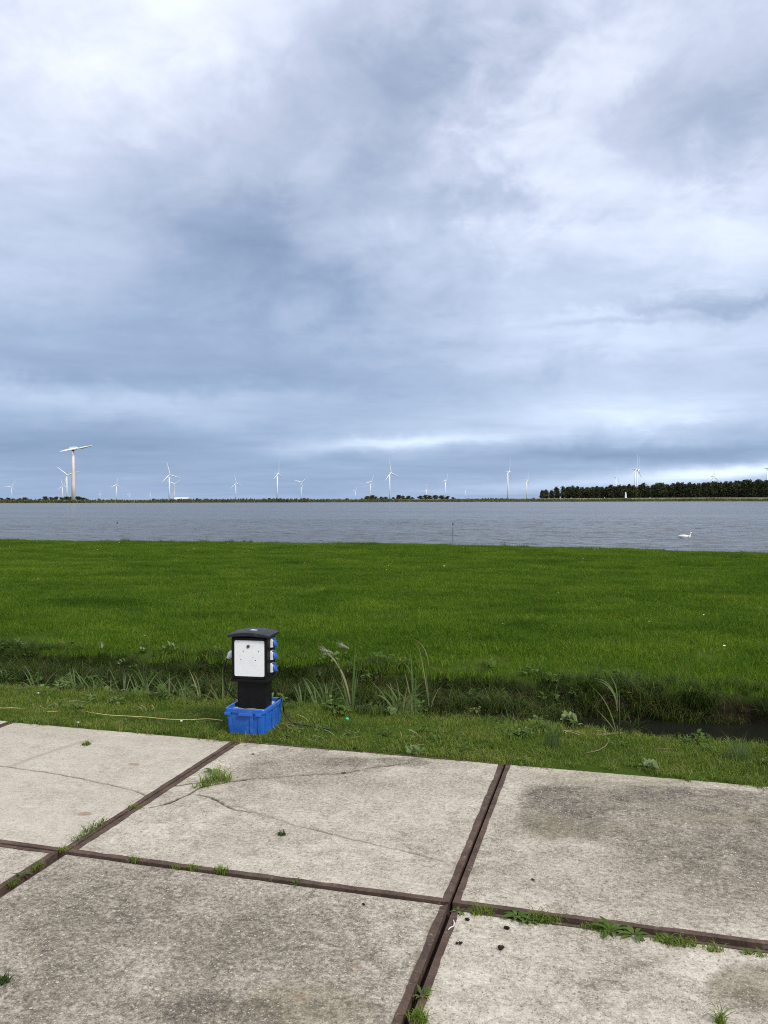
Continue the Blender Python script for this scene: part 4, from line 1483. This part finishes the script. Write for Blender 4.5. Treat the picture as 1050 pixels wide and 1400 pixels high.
def build_cabinet():
    root = tag(empty('power_cabinet', CAB, CAB_ROT), 'black campsite power cabinet with white front panel and three blue sockets', 'power cabinet')
    MB().box((.006, .005, .113), (.232, .155, .234)).build('pedestal', M['black'], root, False, .006)
    MB().box((0, 0, (B0 + B1) / 2), (BW, BD, B1 - B0)).build('body', M['black'], root, False, .005)
    MB().box((0, -.004, B0 + .006), (BW + .012, BD + .012, .022)).build('sill', M['black'], root, False, .004)
    # front frame around the panel
    m = MB()
    yf = -BD / 2 - .006
    for x in (-BW / 2 + .011, BW / 2 - .011):
        m.box((x, yf + .004, (B0 + B1) / 2), (.022, .016, B1 - B0 - .02))
    m.box((0, yf + .0035, B1 - .012), (BW - .046, .015, .02))
    m.box((0, yf + .0035, B0 + .028), (BW - .046, .015, .014))
    m.build('front_frame', M['black'], root, False, .002)
    pw, p0, p1 = .244, B0 + .040, B1 - .022
    pm = MB()
    ring = [(x, z) for x, z, _ in rrect(pw, p1 - p0, .012, 0)]
    yc = (p0 + p1) / 2
    pm.loft([[(x, yf + .006, z + yc) for x, z in ring], [(x, yf - .001, z + yc) for x, z in ring], [(x * .988, yf - .003, z * .99 + yc) for x, z in ring]])
    pan = pm.build('front_panel', M['panel'], root)
    lk = MB()
    lk.tube([(-.008, yf + .001, p1 - .046), (-.008, yf - .009, p1 - .046)], [.0135, .0125], 18)
    lk.box((-.008, yf - .0095, p1 - .046), (.003, .003, .014))
    lk.build('lock', M['screw'], pan, False, .001)
    for x, z in ((-.048, p1 - .084), (.076, p1 - .084), (-.068, p1 - .150), (.050, p1 - .153), (.030, p1 - .132)):
        r = .0042 if x != .030 else .0022
        MB().tube([(x, yf - .001, z), (x, yf - .0055, z)], [r, r * .8], 10).build('screw', M['screw'], pan)
    # lid: arched across the width, overhanging all round
    lw, ld = .346, .255
    rings = []
    n = 14
    for y in (-ld / 2, -ld / 2 + .012, ld / 2 - .012, ld / 2):
        inset = .004 if abs(y) == ld / 2 else 0
        top, bot = [], []
        for i in range(n + 1):
            x = (i / n - .5) * (lw - 2 * inset)
            arch = .024 * (1 - (2 * x / lw) ** 2)
            top.append((x, y - .008, B1 + .022 + arch - inset))
            bot.append((x, y - .008, B1 + .002 + arch * .55))
        rings.append(top + bot[::-1])
    lm = MB().loft(rings)
    lid = lm.build('lid', M['lid'], root, False, .002)
    lid.data.polygons.foreach_set('use_smooth', [p.normal.z > .6 for p in lid.data.polygons])
    MB().box((0, -.002, B1 + .004), (BW - .02, BD - .01, .03)).build('lid_collar', M['black'], root, False, .003)
    st = MB()
    st.loft([[(x, y, B1 + .022 + .024 * (1 - (2 * x / lw) ** 2) + dz) for x, y in ((-.020, -.034), (.030, -.034), (.034, -.006), (-.014, .002))] for dz in (-.002, .0018)])
    st.build('sticker', M['sticker'], lid)
    # sockets on the right side
    first = None
    for i, z in enumerate((B1 - .052, B1 - .150, B1 - .248)):
        if first is None:
            s = MB()
            s.loft([[(0, y, zz) for y, zz in ((-.040, -.040), (.040, -.040), (.040, .040), (-.040, .040))],
                    [(.010, y, zz) for y, zz in ((-.040, -.040), (.040, -.040), (.040, .040), (-.040, .040))],
                    [(.030, y, zz - .004) for y, zz in ((-.034, -.034), (.034, -.034), (.034, .026), (-.034, .026))]])
            so = s.build('socket', M['greycap'], root, False, .004)
            c = MB()
            T = Matrix.Translation((.034, 0, -.006)) @ Matrix.Rotation(R(-14), 4, 'Y')
            c.tube([(-.006, 0, 0), (.004, 0, 0), (.014, 0, 0), (.018, 0, 0)], [.034, .036, .034, .026], 20, M=T)
            c.box((.010, 0, .036), (.016, .030, .022), T)
            c.box((.019, 0, -.020), (.012, .018, .030), T)
            c.build('socket_cap', M['bluecap'], so, False, .003)
            hb = MB().tube([(.020, -.022, .034), (.020, .022, .034)], .006, 10).build('hinge', M['bluecap'], so)
            first = so
        else:
            so = first.copy()
            COL.objects.link(so)
            for ch in KIDS[first.name]:
                cc = ch.copy()
                COL.objects.link(cc)
                cc.parent = so
        so.parent = root
        so.location = (BW / 2 - .003, .005, z)
        so.scale = (.78, .9, .9)
    # inlet with raised flap on the left side
    s = MB()
    s.loft([[(-BW / 2 + .002, y, z) for y, z in ((-.035, .42), (.035, .42), (.035, .50), (-.035, .50))],
            [(-BW / 2 - .024, y, z) for y, z in ((-.030, .415), (.030, .415), (.030, .475), (-.030, .475))]])
    inl = s.build('inlet', M['greycap'], root, False, .004)
    MB().box((0, 0, 0), (.045, .062, .006), Matrix.Translation((-BW / 2 - .020, 0, .512)) @ Matrix.Rotation(R(-48), 4, 'Y')).build('inlet_flap', M['bluecap'], inl, False, .002)
    return root


build_cabinet()


def cab(x, y, z):
    q = Matrix.Rotation(CAB_ROT, 3, 'Z') @ Vector((x, y, z))
    return CAB + q


def smooth_path(pts, k=6):
    pts = [Vector(p) for p in pts]
    out = []
    for i in range(len(pts) - 1):
        p0, p1, p2, p3 = pts[max(i - 1, 0)], pts[i], pts[i + 1], pts[min(i + 2, len(pts) - 1)]
        for s in range(k):
            t = s / k
            out.append(0.5 * ((2 * p1) + (p2 - p0) * t + (2 * p0 - 5 * p1 + 4 * p2 - p3) * t * t + (3 * p1 - p0 - 3 * p2 + p3) * t ** 3))
    out.append(pts[-1])
    return out


root = tag(empty('power_cable', CRATE + Vector((-.2, 0, .3))), 'black power cable with light grey plug looping down the left side of the cabinet', 'cable')
o0 = root.location
pth = [cab(-.205, .0, .385), cab(-.232, .0, .355), cab(-.248, -.005, .29), cab(-.246, -.01, .22), cab(-.222, -.01, .14), cab(-.175, -.005, .085), cab(-.128, .0, .058), cab(-.108, .03, .02)]
MB().tube([p - o0 for p in smooth_path(pth)], .0068, 8).build('cord', M['rubber'], root, True)
m = MB()
m.tube([cab(-.168, 0, .425) - o0, cab(-.176, 0, .420) - o0, cab(-.178, 0, .418) - o0, cab(-.196, 0, .402) - o0, cab(-.200, 0, .398) - o0, cab(-.214, 0, .381) - o0], [.026, .026, .031, .029, .021, .016], 16)
m.build('plug', M['greycap'], root, False, .0015)
# second cord out of the back of the crate, down into the grass
pth = [CRATE + Vector((.10, .17, .19)), CRATE + Vector((.155, .165, .225)), CRATE + Vector((.185, .14, .15)), at(388, 972, .08), at(394, 982, .035), at(402, 989, .02), at(420, 992, .012), at(450, 997, .0)]
tag(MB().tube(smooth_path(pth), .0062, 8).build('extension_cable', M['rubber'], None, True), 'black cable running from the back of the blue crate into the grass on the right', 'cable')
# yellow cord on the verge
pth = []
for px, py, z in [(-60, 962, .04), (0, 964, .05), (14, 964, .05), (30, 967, .02), (40, 969, -.02), (52, 971, -.03), (62, 971, .02), (75, 971, .03), (88, 971, -.015), (105, 971, -.01), (125, 972, .03), (150, 973, .05), (175, 974, .05), (200, 976, .05), (230, 979, .05), (262, 980, .05), (285, 980, .052), (304, 982, .05)]:
    q = at(px, py, z)
    q.z = tz(q.x, q.y) + z * .62
    pth.append(q)
tag(MB().tube(smooth_path(pth), .0026, 6).build('yellow_cord', M['yellow'], None, True), 'thin yellow cord lying through the verge grass to the blue crate', 'cord')

# small litter
p = at(475, 984, .03)
m = MB().tube([(0, 0, 0), (0, 0, .012), (0, 0, .016)], [.013, .013, .010], 16, M=Matrix.Rotation(R(25), 4, 'X'))
tag(m.build('bottle_cap', M['green'], None, False, .001, loc=p), 'bright green bottle cap lying in the verge grass', 'bottle cap')
pth = [at(613, 1271, .012), at(616, 1268, .014), at(620, 1266, .012), at(621, 1262, .012), at(620, 1258, .007)]
tag(MB().tube(smooth_path(pth), .0022, 6).build('plastic_strip', M['strip'], None, True), 'curled white plastic strip in the right steel joint', 'litter')


def clod(px, py, r, label):
    p = at(px, py, .004)
    m = MB()
    for q in range(3):
        c = Vector((random.uniform(-r, r), random.uniform(-r, r) * .5, r * .3))
        rr = r * random.uniform(.5, .85)
        rings = []
        for i in range(1, 6):
            th = math.pi * i / 6
            rings.append([(c.x + rr * math.sin(th) * math.cos(k * 1.047) * random.uniform(.75, 1.15), c.y + rr * math.sin(th) * math.sin(k * 1.047) * random.uniform(.75, 1.15), c.z - rr * .8 * math.cos(th)) for k in range(6)])
        m.loft(rings)
    tag(m.build('soil_clod', M['clod'], None, True, loc=p), label, 'clod', 'dark clods on the pavement')


clod(683, 1297, .015, 'largest dark clod on the near right slab')
clod(691, 1269, .011, 'dark clod just below the grass of the right joint')
clod(628, 1290, .010, 'dark clod on the steel edge right of the near joint')
clod(637, 1258, .010, 'dark clod at the corner of the near right slab')
clod(729, 1203, .007, 'tiny dark crumb on the damp right slab')
clod(498, 1237, .008, 'tiny dark crumb on the grey near slab')
for px, py, r, lab in [(107, 988, .012, 'white pebble on the far rim of the pale left slab'), (248, 986, .012, 'white crumpled scrap in the verge left of the crate'), (52, 948, .014, 'pale scrap in the verge near the left border')]:
    p = at(px, py, .012)
    m = MB()
    m.loft([[(r * k * math.cos(a) * random.uniform(.7, 1.2), r * k * math.sin(a), z * r) for a in np.arange(0, 6.2, 1.05)] for k, z in ((.6, -.4), (1.2, .1), (.7, .6))])
    tag(m.build('pebble', M['strip'], None, True, loc=p), lab, 'pebble')


# ------------------------------------------------------------------ swan and stakes in the lake
def skinned(name, pts, mat, parent, edges=None, sub=2):
    me = bpy.data.meshes.new(name)
    me.from_pydata([p[:3] for p in pts], edges or [(i, i + 1) for i in range(len(pts) - 1)], [])
    o = obj(name, me, parent)
    md = o.modifiers.new('skin', 'SKIN')
    for v_, p in zip(me.skin_vertices[0].data, pts):
        v_.radius = (p[3], p[4] if len(p) > 4 else p[3])
    me.skin_vertices[0].data[len(pts) // 3].use_root = True
    s = o.modifiers.new('sub', 'SUBSURF')
    s.levels = s.render_levels = sub
    md.use_smooth_shade = True
    me.materials.append(mat)
    return o


sp = at(937, 735.5, LAKE_Z)
swan = tag(empty('swan', sp, R(-8)), 'white swan swimming to the right on the lake', 'swan')
skinned('body', [(-.44, 0, .13, .018), (-.34, 0, .10, .06), (-.20, 0, .07, .115, .10), (-.02, 0, .06, .135, .115), (.14, 0, .065, .11, .10), (.235, 0, .09, .065), (.275, 0, .135, .042),
                 (.275, 0, .19, .032), (.262, 0, .245, .029), (.275, 0, .295, .029), (.312, 0, .322, .033), (.352, 0, .315, .034), (.385, 0, .302, .020)], M['swan'], swan)
for sy in (-1, 1):
    rings = []
    for x, w, h0, h1 in ((-.42, .012, .12, .15), (-.30, .03, .085, .175), (-.14, .04, .06, .195), (.02, .042, .055, .19), (.14, .02, .075, .15)):
        yb = sy * .085 * (1 - ((x + .1) / .5) ** 2)
        rings.append([(x, yb - sy * .02, h0), (x, yb + sy * w, (h0 + h1) / 2), (x, yb - sy * .01, h1), (x, yb - sy * .05, (h0 + h1) / 2 + .02)])
    w = MB().loft(rings).build('wing', M['swan'], swan, True)
MB().tube([(.395, 0, .300), (.42, 0, .288), (.455, 0, .270), (.470, 0, .262)], [.017, .016, .012, .006], 10).build('bill', M['bill'], swan, True)
MB().tube([(.376, 0, .318), (.390, 0, .317), (.402, 0, .308)], [.010, .014, .006], 8).build('bill_knob', M['swanblack'], swan, True)
for sy in (-1, 1):
    MB().tube([(.366, sy * .026, .318), (.366, sy * .033, .318)], [.006, .003], 8).build('eye', M['swanblack'], swan, True)


def stake(px, dist, ztop, r, label, zbot=-1.2, cap=False):
    p = from_heading((px - 525) / FPX * dist, dist, 0)
    root = tag(empty('wooden_stake', (p.x, p.y, LAKE_Z)), label, 'stake')
    MB().tube([(0, 0, zbot - LAKE_Z), (.01, 0, -.1), (.0, .01, (ztop - LAKE_Z) * .6), (.015, 0, ztop - LAKE_Z)], [r * 1.1, r, r * .95, r * .8], 8).build('post', M['darkwood'], root, True)
    if cap:
        MB().box((.01, 0, ztop - LAKE_Z + .05), (r * 4.5, r * 3, .12)).build('post_head', M['darkwood'], root, False, .01)


stake(619, 44.5, .42, .013, 'slim stake with dark head rising from the lake beyond the lawn', cap=True)
stake(160, 80, LAKE_Z + .14, .07, 'short dark stub poking out of the lake below the pink tower', cap=False)
stake(123, 560, LAKE_Z + 1.2, .35, 'dark mooring stake off the far bank, right of the pink tower')
stake(196, 570, LAKE_Z + 1.2, .35, 'dark mooring stake off the far bank, below the low white barn')
stake(397, 640, LAKE_Z + 1.2, .30, 'dark mooring stake off the far bank, near mid lake')


# ------------------------------------------------------------------ far shore
def far_bank():
    xs = np.concatenate([np.linspace(-9000, -700, 20), np.linspace(-650, 750, 240), np.linspace(800, 9000, 20)])
    prof = [(-14, -1.6), (-3, -.9), (0, LAKE_Z + .05), (3, .1), (10, .7), (24, 1.9), (30, 2.0), (40, .9), (120, .5), (3000, .4), (25000, .4)]
    V = []
    for x in xs:
        y = FAR_Y0 + FAR_K * np.clip(x, -900, 1100) + 6 * (fbm(np.array([x * .02]), np.array([1.0]), 3)[0] - .5)
        hgt = 1.0 + .75 * sstep(-50, 400, x)
        for dy, z in prof:
            V.append(tuple(from_heading(x, y + dy, z * hgt if z > 0 else z)))
    n = len(prof)
    F = [(i * n + k, (i + 1) * n + k, (i + 1) * n + k + 1, i * n + k + 1) for i in range(len(xs) - 1) for k in range(n - 1)]
    m_, t, b = new_mat('far bank turf')
    p = pos(t)
    c = t.ramp(t.noise(p, .06, 6, .65), [(0.3, (.075, .095, .035)), (0.55, (.11, .125, .05)), (0.75, (.16, .15, .075))])
    t.l.new(c, b.inputs['Base Color'])
    b.inputs['Roughness'].default_value = .9
    o = obj('far_bank', np_mesh('far_bank', np.array(V), np.array(F), m_, smooth=True))
    tag(o, kind='structure')
    # reed bed along the waterline: clumps of ragged stems
    rg = np.random.default_rng(5)
    n = 11000
    x = rg.uniform(-560, 700, n)
    off = rg.uniform(-2.5, 9, n)
    y = FAR_Y0 + FAR_K * x + off
    dens = fbm(x * .03, off * 0 + 2, 3)
    h = (1.0 + 1.7 * rg.random(n)) * (.55 + .9 * dens)
    w = .5 + .9 * rg.random(n)
    z0 = np.where(off < 0, LAKE_Z - .2, LAKE_Z + .05 + off * .13)
    tn = np.clip(.25 + .5 * fbm(x * .05 + 9, off, 3) + rg.normal(0, .16, n), 0, 1)
    ln = rg.normal(0, .25, n)
    Vx = []
    for s, (wx, hz) in enumerate(((-1, 0), (1, 0), (.8, .6), (.15, 1), (-.7, .65))):
        X = x + w * .5 * wx + ln * hz
        Y = y + rg.normal(0, .3, n) * hz
        Z = z0 + h * hz
        Vx.append(np.stack([X * CY - Y * SY, X * SY + Y * CY, Z], -1))
    V = np.stack(Vx, 1).reshape(-1, 3)
    b0 = np.arange(n)[:, None] * 5
    F = np.vstack([b0 + np.array([[0, 1, 2]]), b0 + np.array([[0, 2, 4]]), b0 + np.array([[4, 2, 3]])])
    tag(obj('far_reeds', np_mesh('far_reeds', V, F, M['farreed'], {'tint': np.repeat(tn, 5)})), kind='stuff')


far_bank()


def tree_meshes(seed, h, r, lobes, low=.30, n=900, leaf=1.0):
    """crown of leaf clumps spread over several lobes, and a trunk with limbs that reach into them"""
    rg = np.random.default_rng(seed)
    cs = []
    for i in range(lobes):
        zz = h * (low + (.93 - low) * (i + .5) / lobes)
        k = math.sin(math.pi * (0.18 + 0.74 * (i + .5) / lobes)) ** .7
        a = rg.random() * 6.28
        d = r * .42 * k * rg.random()
        cs.append((math.cos(a) * d, math.sin(a) * d, zz, r * k * rg.uniform(.62, .95), h * rg.uniform(.10, .17)))
    V, F, T = [], [], []
    per = n // lobes
    for (cx, cy, cz, rr, rz) in cs:
        a = rg.random(per) * 2 * np.pi
        ct = rg.uniform(-1, 1, per)
        q = rg.random(per) ** .33 * (1 + .22 * rg.normal(size=per))
        st = np.sqrt(1 - ct ** 2)
        P = np.stack([cx + rr * q * st * np.cos(a), cy + rr * q * st * np.sin(a), cz + rz * q * ct], -1)
        for p in P:
            s = leaf * rg.uniform(.45, 1.0)
            N = Vector(rg.normal(size=3)).normalized()
            X = N.orthogonal().normalized()
            Y = N.cross(X)
            k = len(V)
            tn = min(1, max(0, rg.normal(.45, .22)))
            for ang, rad in ((0, 1), (1.4, .7), (2.6, 1.0), (3.9, .8), (5.1, .9)):
                w = Vector(p) + (X * math.cos(ang) + Y * math.sin(ang)) * s * rad * .7 + N * rg.uniform(-.15, .15) * s
                V.append(tuple(w))
                T.append(tn)
            F += [(k, k + 1, k + 2), (k, k + 2, k + 3), (k, k + 3, k + 4)]
    crown = np_mesh('crown', np.array(V), np.array(F), M['crown'], {'tint': T})
    m = MB()
    tr = max(.16, h * .015)
    m.tube([(0, 0, -.6), (tr * .3, 0, h * .15), (-tr * .4, tr * .3, h * .4), (tr * .2, 0, h * .75)], [tr * 1.5, tr, tr * .75, tr * .25], 7)
    for (cx, cy, cz, rr, rz) in cs[:6]:
        z0 = max(h * .18, cz - h * .16)
        m.tube([(0, 0, z0), (cx * .5, cy * .5, (z0 + cz) / 2 + .2), (cx * 1.2, cy * 1.2, cz)], [tr * .5, tr * .35, tr * .12], 5)
    trunk = m.mesh('trunk', M['trunk'], True)
    return crown, trunk


TALL = [tree_meshes(20 + i, 20.5, 5.6, 8, low=.17, n=1300, leaf=1.5) for i in range(5)]
ROUND = [tree_meshes(40 + i, 9, 4.6, 5, low=.22, n=520, leaf=1.1) for i in range(4)]


def put_tree(kind, loc, sc, rz, label, group, name='tree'):
    crown, trunk = kind
    root = tag(empty(name, loc, rz), label, 'tree', group)
    root.scale = sc
    obj('crown', crown, root)
    obj('trunk', trunk, root)


rg = random.Random(12)
for row in range(3):
    px = 741.0 + row * 3
    while px < 1085:
        t = (px - 741) / 309
        dist = 1400 - 480 * min(1, t) ** .7 + row * 22 + rg.uniform(-6, 6)
        p = from_heading((px - 525) / FPX * dist, dist, .8)
        s = rg.uniform(.90, 1.08) * (.80 if px < 757 else 1.0) * (1 + .10 * t) * (1 - .04 * row)
        put_tree(TALL[rg.randrange(5)], p, (s * rg.uniform(.9, 1.15), s, s), rg.random() * 6.28,
                 'dark tall tree in the long wood on the far bank' if row else 'leftmost dark tree of the long wood, standing a little apart' if px < 742 else 'dark tall tree in the front row of the long wood on the far bank',
                 'trees of the long wood' if row else 'front row trees of the long wood')
        gap = 760 < px < 766 or (862 < px < 884 and rg.random() < .55)
        px += rg.uniform(5.2, 7.6) * (1.0 if row == 0 else 1.35) * (1.7 if gap else 1)
for px, s, d in [(2, .55, 980), (11, .60, 980), (18, .45, 990), (27, .5, 990), (34, .65, 1000)]:
    p = from_heading((px - 525) / FPX * d, d, .6)
    put_tree(ROUND[rg.randrange(4)], p, (s * 1.6, s * 1.1, s * .8), rg.random() * 6, 'low dark tree at the left end of the far bank', 'low trees at the left end of the far bank')
for px, s, d in [(54, .45, 1000), (62, .9, 1040), (70, .75, 1040), (77, .85, 1030), (84, .7, 1000), (90, .85, 980), (97, .8, 990), (107, .9, 1000), (114, .65, 1000), (119, .45, 1000)]:
    p = from_heading((px - 525) / FPX * d, d, .6)
    put_tree(ROUND[rg.randrange(4)], p, (s * 1.6, s * 1.2, s * .72), rg.random() * 6, 'dark round tree around the foot of the pink tower', 'trees around the pink tower')
for px, s, d in [(502, .8, 1100), (508, .95, 1090), (514, .7, 1100), (521, .7, 1100), (527, .65, 1110), (538, .6, 1100), (545, 1.0, 1090), (551, .85, 1100), (558, .85, 1100), (563, .6, 1110), (575, .85, 1100), (582, .95, 1090), (588, .9, 1100), (595, .95, 1100), (604, .9, 1100), (612, .8, 1110), (619, .6, 1110)]:
    p = from_heading((px - 525) / FPX * d, d, .6)
    put_tree(ROUND[rg.randrange(4)], p, (s * 1.45, s * 1.1, s * .85), rg.random() * 6, 'dark round tree of the low clump at mid horizon', 'low clump of trees at mid horizon')
for px, s in [(135, .35), (210, .35), (270, .4), (282, .35), (368, .4), (374, .35), (416, .4), (421, .35), (463, .3), (474, .35), (495, .35), (640, .3), (660, .3), (672, .35), (730, .4)]:
    p = from_heading((px - 525) / FPX * 1150, 1150, .6)
    put_tree(ROUND[rg.randrange(4)], p, (s * 2.0, s * 1.4, s), rg.random() * 6, 'tiny low bush on the skyline of the far bank', 'scattered bushes on the far bank', 'bush')


# ------------------------------------------------------------------ wind turbines
def blade_mesh(Rr, chord):
    rings = []
    for t, c, th in ((.0, .42, .42), (.06, .45, .40), (.20, 1.0, .28), (.5, .66, .16), (.85, .34, .08), (1.0, .08, .02)):
        c, th = c * chord, th * chord
        z = t * Rr
        rings.append([(-c * .3, 0, z), (0, -th / 2, z), (c * .7, 0, z), (0, th / 2, z)])
    return MB().loft(rings).mesh('blade', M['turbine'], True)


H0, R0 = 95.0, 47.0
tower_me = MB().tube([(0, 0, -3), (0, 0, H0 * .5), (0, 0, H0 - 1.6)], [2.7, 2.15, 1.5], 16).mesh('tower', M['turbine'], True)
nac_me = MB().loft([[(x * s, y, z * s) for x, z in ((-1.9, -1.7), (1.9, -1.7), (2.1, 1.2), (1.2, 2.0), (-1.2, 2.0), (-2.1, 1.2))] for y, s in ((-4.5, .75), (-3.2, 1), (5.5, 1), (7.5, .7))]).mesh('nacelle', M['turbine'], False)
hub_me = MB().tube([(0, -2.6, 0), (0, -1.6, 0), (0, .8, 0), (0, 2, 0)], [.5, 1.5, 1.9, 1.8], 12).mesh('hub', M['turbine'], True)
bl_me = blade_mesh(R0, 4.4)


def turbine(px, hub_py, ang, yaw, label, k=1.02, H=H0):
    d0 = far_at(px, hub_py, 1.0)
    slope = d0.z - CAM_H
    dist = (H - CAM_H) / slope
    b = far_at(px, hub_py, dist)
    root = tag(empty('wind_turbine', (b.x, b.y, 0), R(YAW) + R(yaw)), label, 'wind turbine', 'white wind turbines on the horizon')
    s = H / H0
    root.scale = (s * k, s * k, s)
    obj('tower', tower_me, root)
    n = obj('nacelle', nac_me, root, (0, 0, H0))
    h = obj('hub', hub_me, root, (0, -6.4, H0))
    for i in range(3):
        q = obj('blade', bl_me, root, (0, -6.4, H0))
        q.scale = (1, 1, 1 / k ** abs(math.sin(R(ang + 120 * i))))
        q.rotation_euler = (0, R(ang + 120 * i), 0)
    return root


TURB = [
    (16, 665, 28, 30, 'white wind turbine at the left end of the horizon'),
    (85.3, 664.3, -12, 25, 'shorter turbine in the pair just left of the pink tower'),
    (91.3, 649.3, -48, 20, 'taller turbine in the pair just left of the pink tower'),
    (159, 662.7, 8, 40, 'lone white turbine right of the pink tower, before the barn'),
    (231.3, 649, -14, 38, 'taller turbine of the pair above the low white barn'),
    (238.3, 661.7, 55, 20, 'shorter turbine of the pair above the low white barn'),
    (322.3, 660.7, -12, 35, 'first turbine right of the pair above the barn'),
    (379, 647.3, 2, 70, 'tall turbine with its blade straight up, second right of the barn pair'),
    (411.7, 659.7, 48, 25, 'small turbine with blades like a Y, third right of the barn pair'),
    (506.7, 659, 24, 48, 'turbine rising over the left end of the low tree clump'),
    (532.7, 646.3, -12, 50, 'tall turbine rising from the middle of the low tree clump'),
    (609, 656.7, 22, 62, 'turbine rising over the right end of the low tree clump'),
    (636.7, 670, 0, 55, 'tiny turbine right of the low tree clump'),
    (694.2, 644.7, 12, 66, 'tallest turbine between the low clump and the long wood'),
    (720, 656.7, 14, 66, 'turbine beside the left end of the long wood'),
    (842, 652.5, 6, 60, 'small turbine peeping over the left half of the long wood'),
    (868.2, 641.7, 2, 50, 'left one of the overlapping pair above the long wood'),
    (870.8, 642.5, 4, 62, 'right one of the overlapping pair above the long wood'),
    (974.5, 651.5, 0, 25, 'turbine with upright blade over the right half of the long wood'),
    (1049, 640, -88, 60, 'turbine over the right end of the long wood'),
    (136.7, 674.5, 5, 40, 'faint tiny turbine nearest the right side of the pink tower'),
    (176.7, 675.5, 15, 40, 'faint tiny turbine between the lone turbine and the barn, left one'),
    (206, 675.2, -15, 40, 'faint tiny turbine between the lone turbine and the barn, right one'),
    (486, 670, 20, 40, 'faint tiny turbine left of the low tree clump'),
    (583, 668.5, -5, 40, 'faint tiny turbine behind the low tree clump'),
]
for a in TURB:
    turbine(*a)


def old_turbine():
    dist = 905.0
    p = from_heading((100.5 - 525) / FPX * dist, dist, 0)
    topz = CAM_H + (684 - 616.5) / FPX * dist
    root = tag(empty('two_bladed_turbine', (p.x, p.y, 0), R(YAW + 58)), 'old two-bladed wind turbine with white rotor on a pale pink tower', 'wind turbine')
    px = dist / FPX
    MB().tube([(0, 0, -1), (0, 0, 20), (0, 0, topz * .6), (0, 0, topz)], [2.15, 1.95, 1.6, 1.25], 20).build('tower', M['pinktower'], root, True)
    ya = Matrix.Translation((0, 0, topz + 2.2))
    nac = MB().loft([[(x, y, z) for x, z in ((-w, -1.6), (w, -1.6), (w, 1.3), (w * .6, 1.9), (-w * .6, 1.9), (-w, 1.3))] for y, w in ((-5.5, 1.1), (-4.5, 1.6), (4.0, 1.6), (5.5, 1.1))], ya).build('nacelle', M['turbine'], root)
    MB().tube([(0, 0, topz - .2), (0, 0, topz + .8)], [1.7, 1.7], 16).build('yaw_ring', M['darkwood'], root, True)
    MB().tube([(0, -8.2, topz + 2.2), (0, -7.2, topz + 2.2), (0, -5.2, topz + 2.2)], [.6, 1.3, 1.5], 14).build('hub', M['turbine'], root, True)
    for s in (0, 180):
        rings = []
        for t, c, th in ((.0, .55, .5), (.10, .6, .45), (.26, 1.25, .35), (.5, .95, .22), (.85, .5, .1), (1.0, .12, .03)):
            z = t * 23.5
            c *= 2.1
            th *= 1.8
            ca, sa = math.cos(R(70)), math.sin(R(70))
            q = [(-c * .3, 0), (0, -th / 2), (c * .7, 0), (0, th / 2)]
            rings.append([(x * sa - y * ca, x * ca + y * sa, z) for x, y in q])
        b = MB().loft(rings).build('blade', M['turbine'], root, True, loc=(0, -7.2, topz + 2.2))
        b.rotation_euler = (0, R(78 + s), 0)


old_turbine()


def barn():
    d = 1150.0
    p = from_heading((248.5 - 525) / FPX * d, d, 0)
    root = tag(empty('barn', (p.x, p.y, 0), R(YAW + 6)), 'long low white barn with pale roof on the far bank', 'barn')
    MB().box((0, 0, 1.6), (19, 9, 3.6)).build('wall', M['whitewall'], root)
    MB().loft([[(x, y, z) for y, z in ((-5, 3.3), (0, 4.9), (5, 3.3), (5, 3.5), (0, 5.1), (-5, 3.5))] for x in (-9.9, 9.9)]).build('roof', M['greyroof'], root)
    for x in (-5, 4):
        MB().box((x, -4.52, 1.5), (2.6, .08, 2.6)).build('door', M['greyroof'], root)


barn()


def marker():
    d = 905.0
    p = from_heading((855.5 - 525) / FPX * d, d, 2.2)
    root = tag(empty('white_marker', p, R(YAW)), 'narrow white tapering marker standing before the long wood', 'marker')
    MB().box((0, 0, .35), (2.3, 2.3, .7)).build('plinth', M['whitewall'], root)
    MB().loft([[(x * s, y * s, z) for x, y in ((-1, -1), (1, -1), (1, 1), (-1, 1))] for z, s in ((.7, .95), (3.5, .8), (7.0, .45), (7.6, .1))]).build('shaft', M['whitewall'], root)


marker()
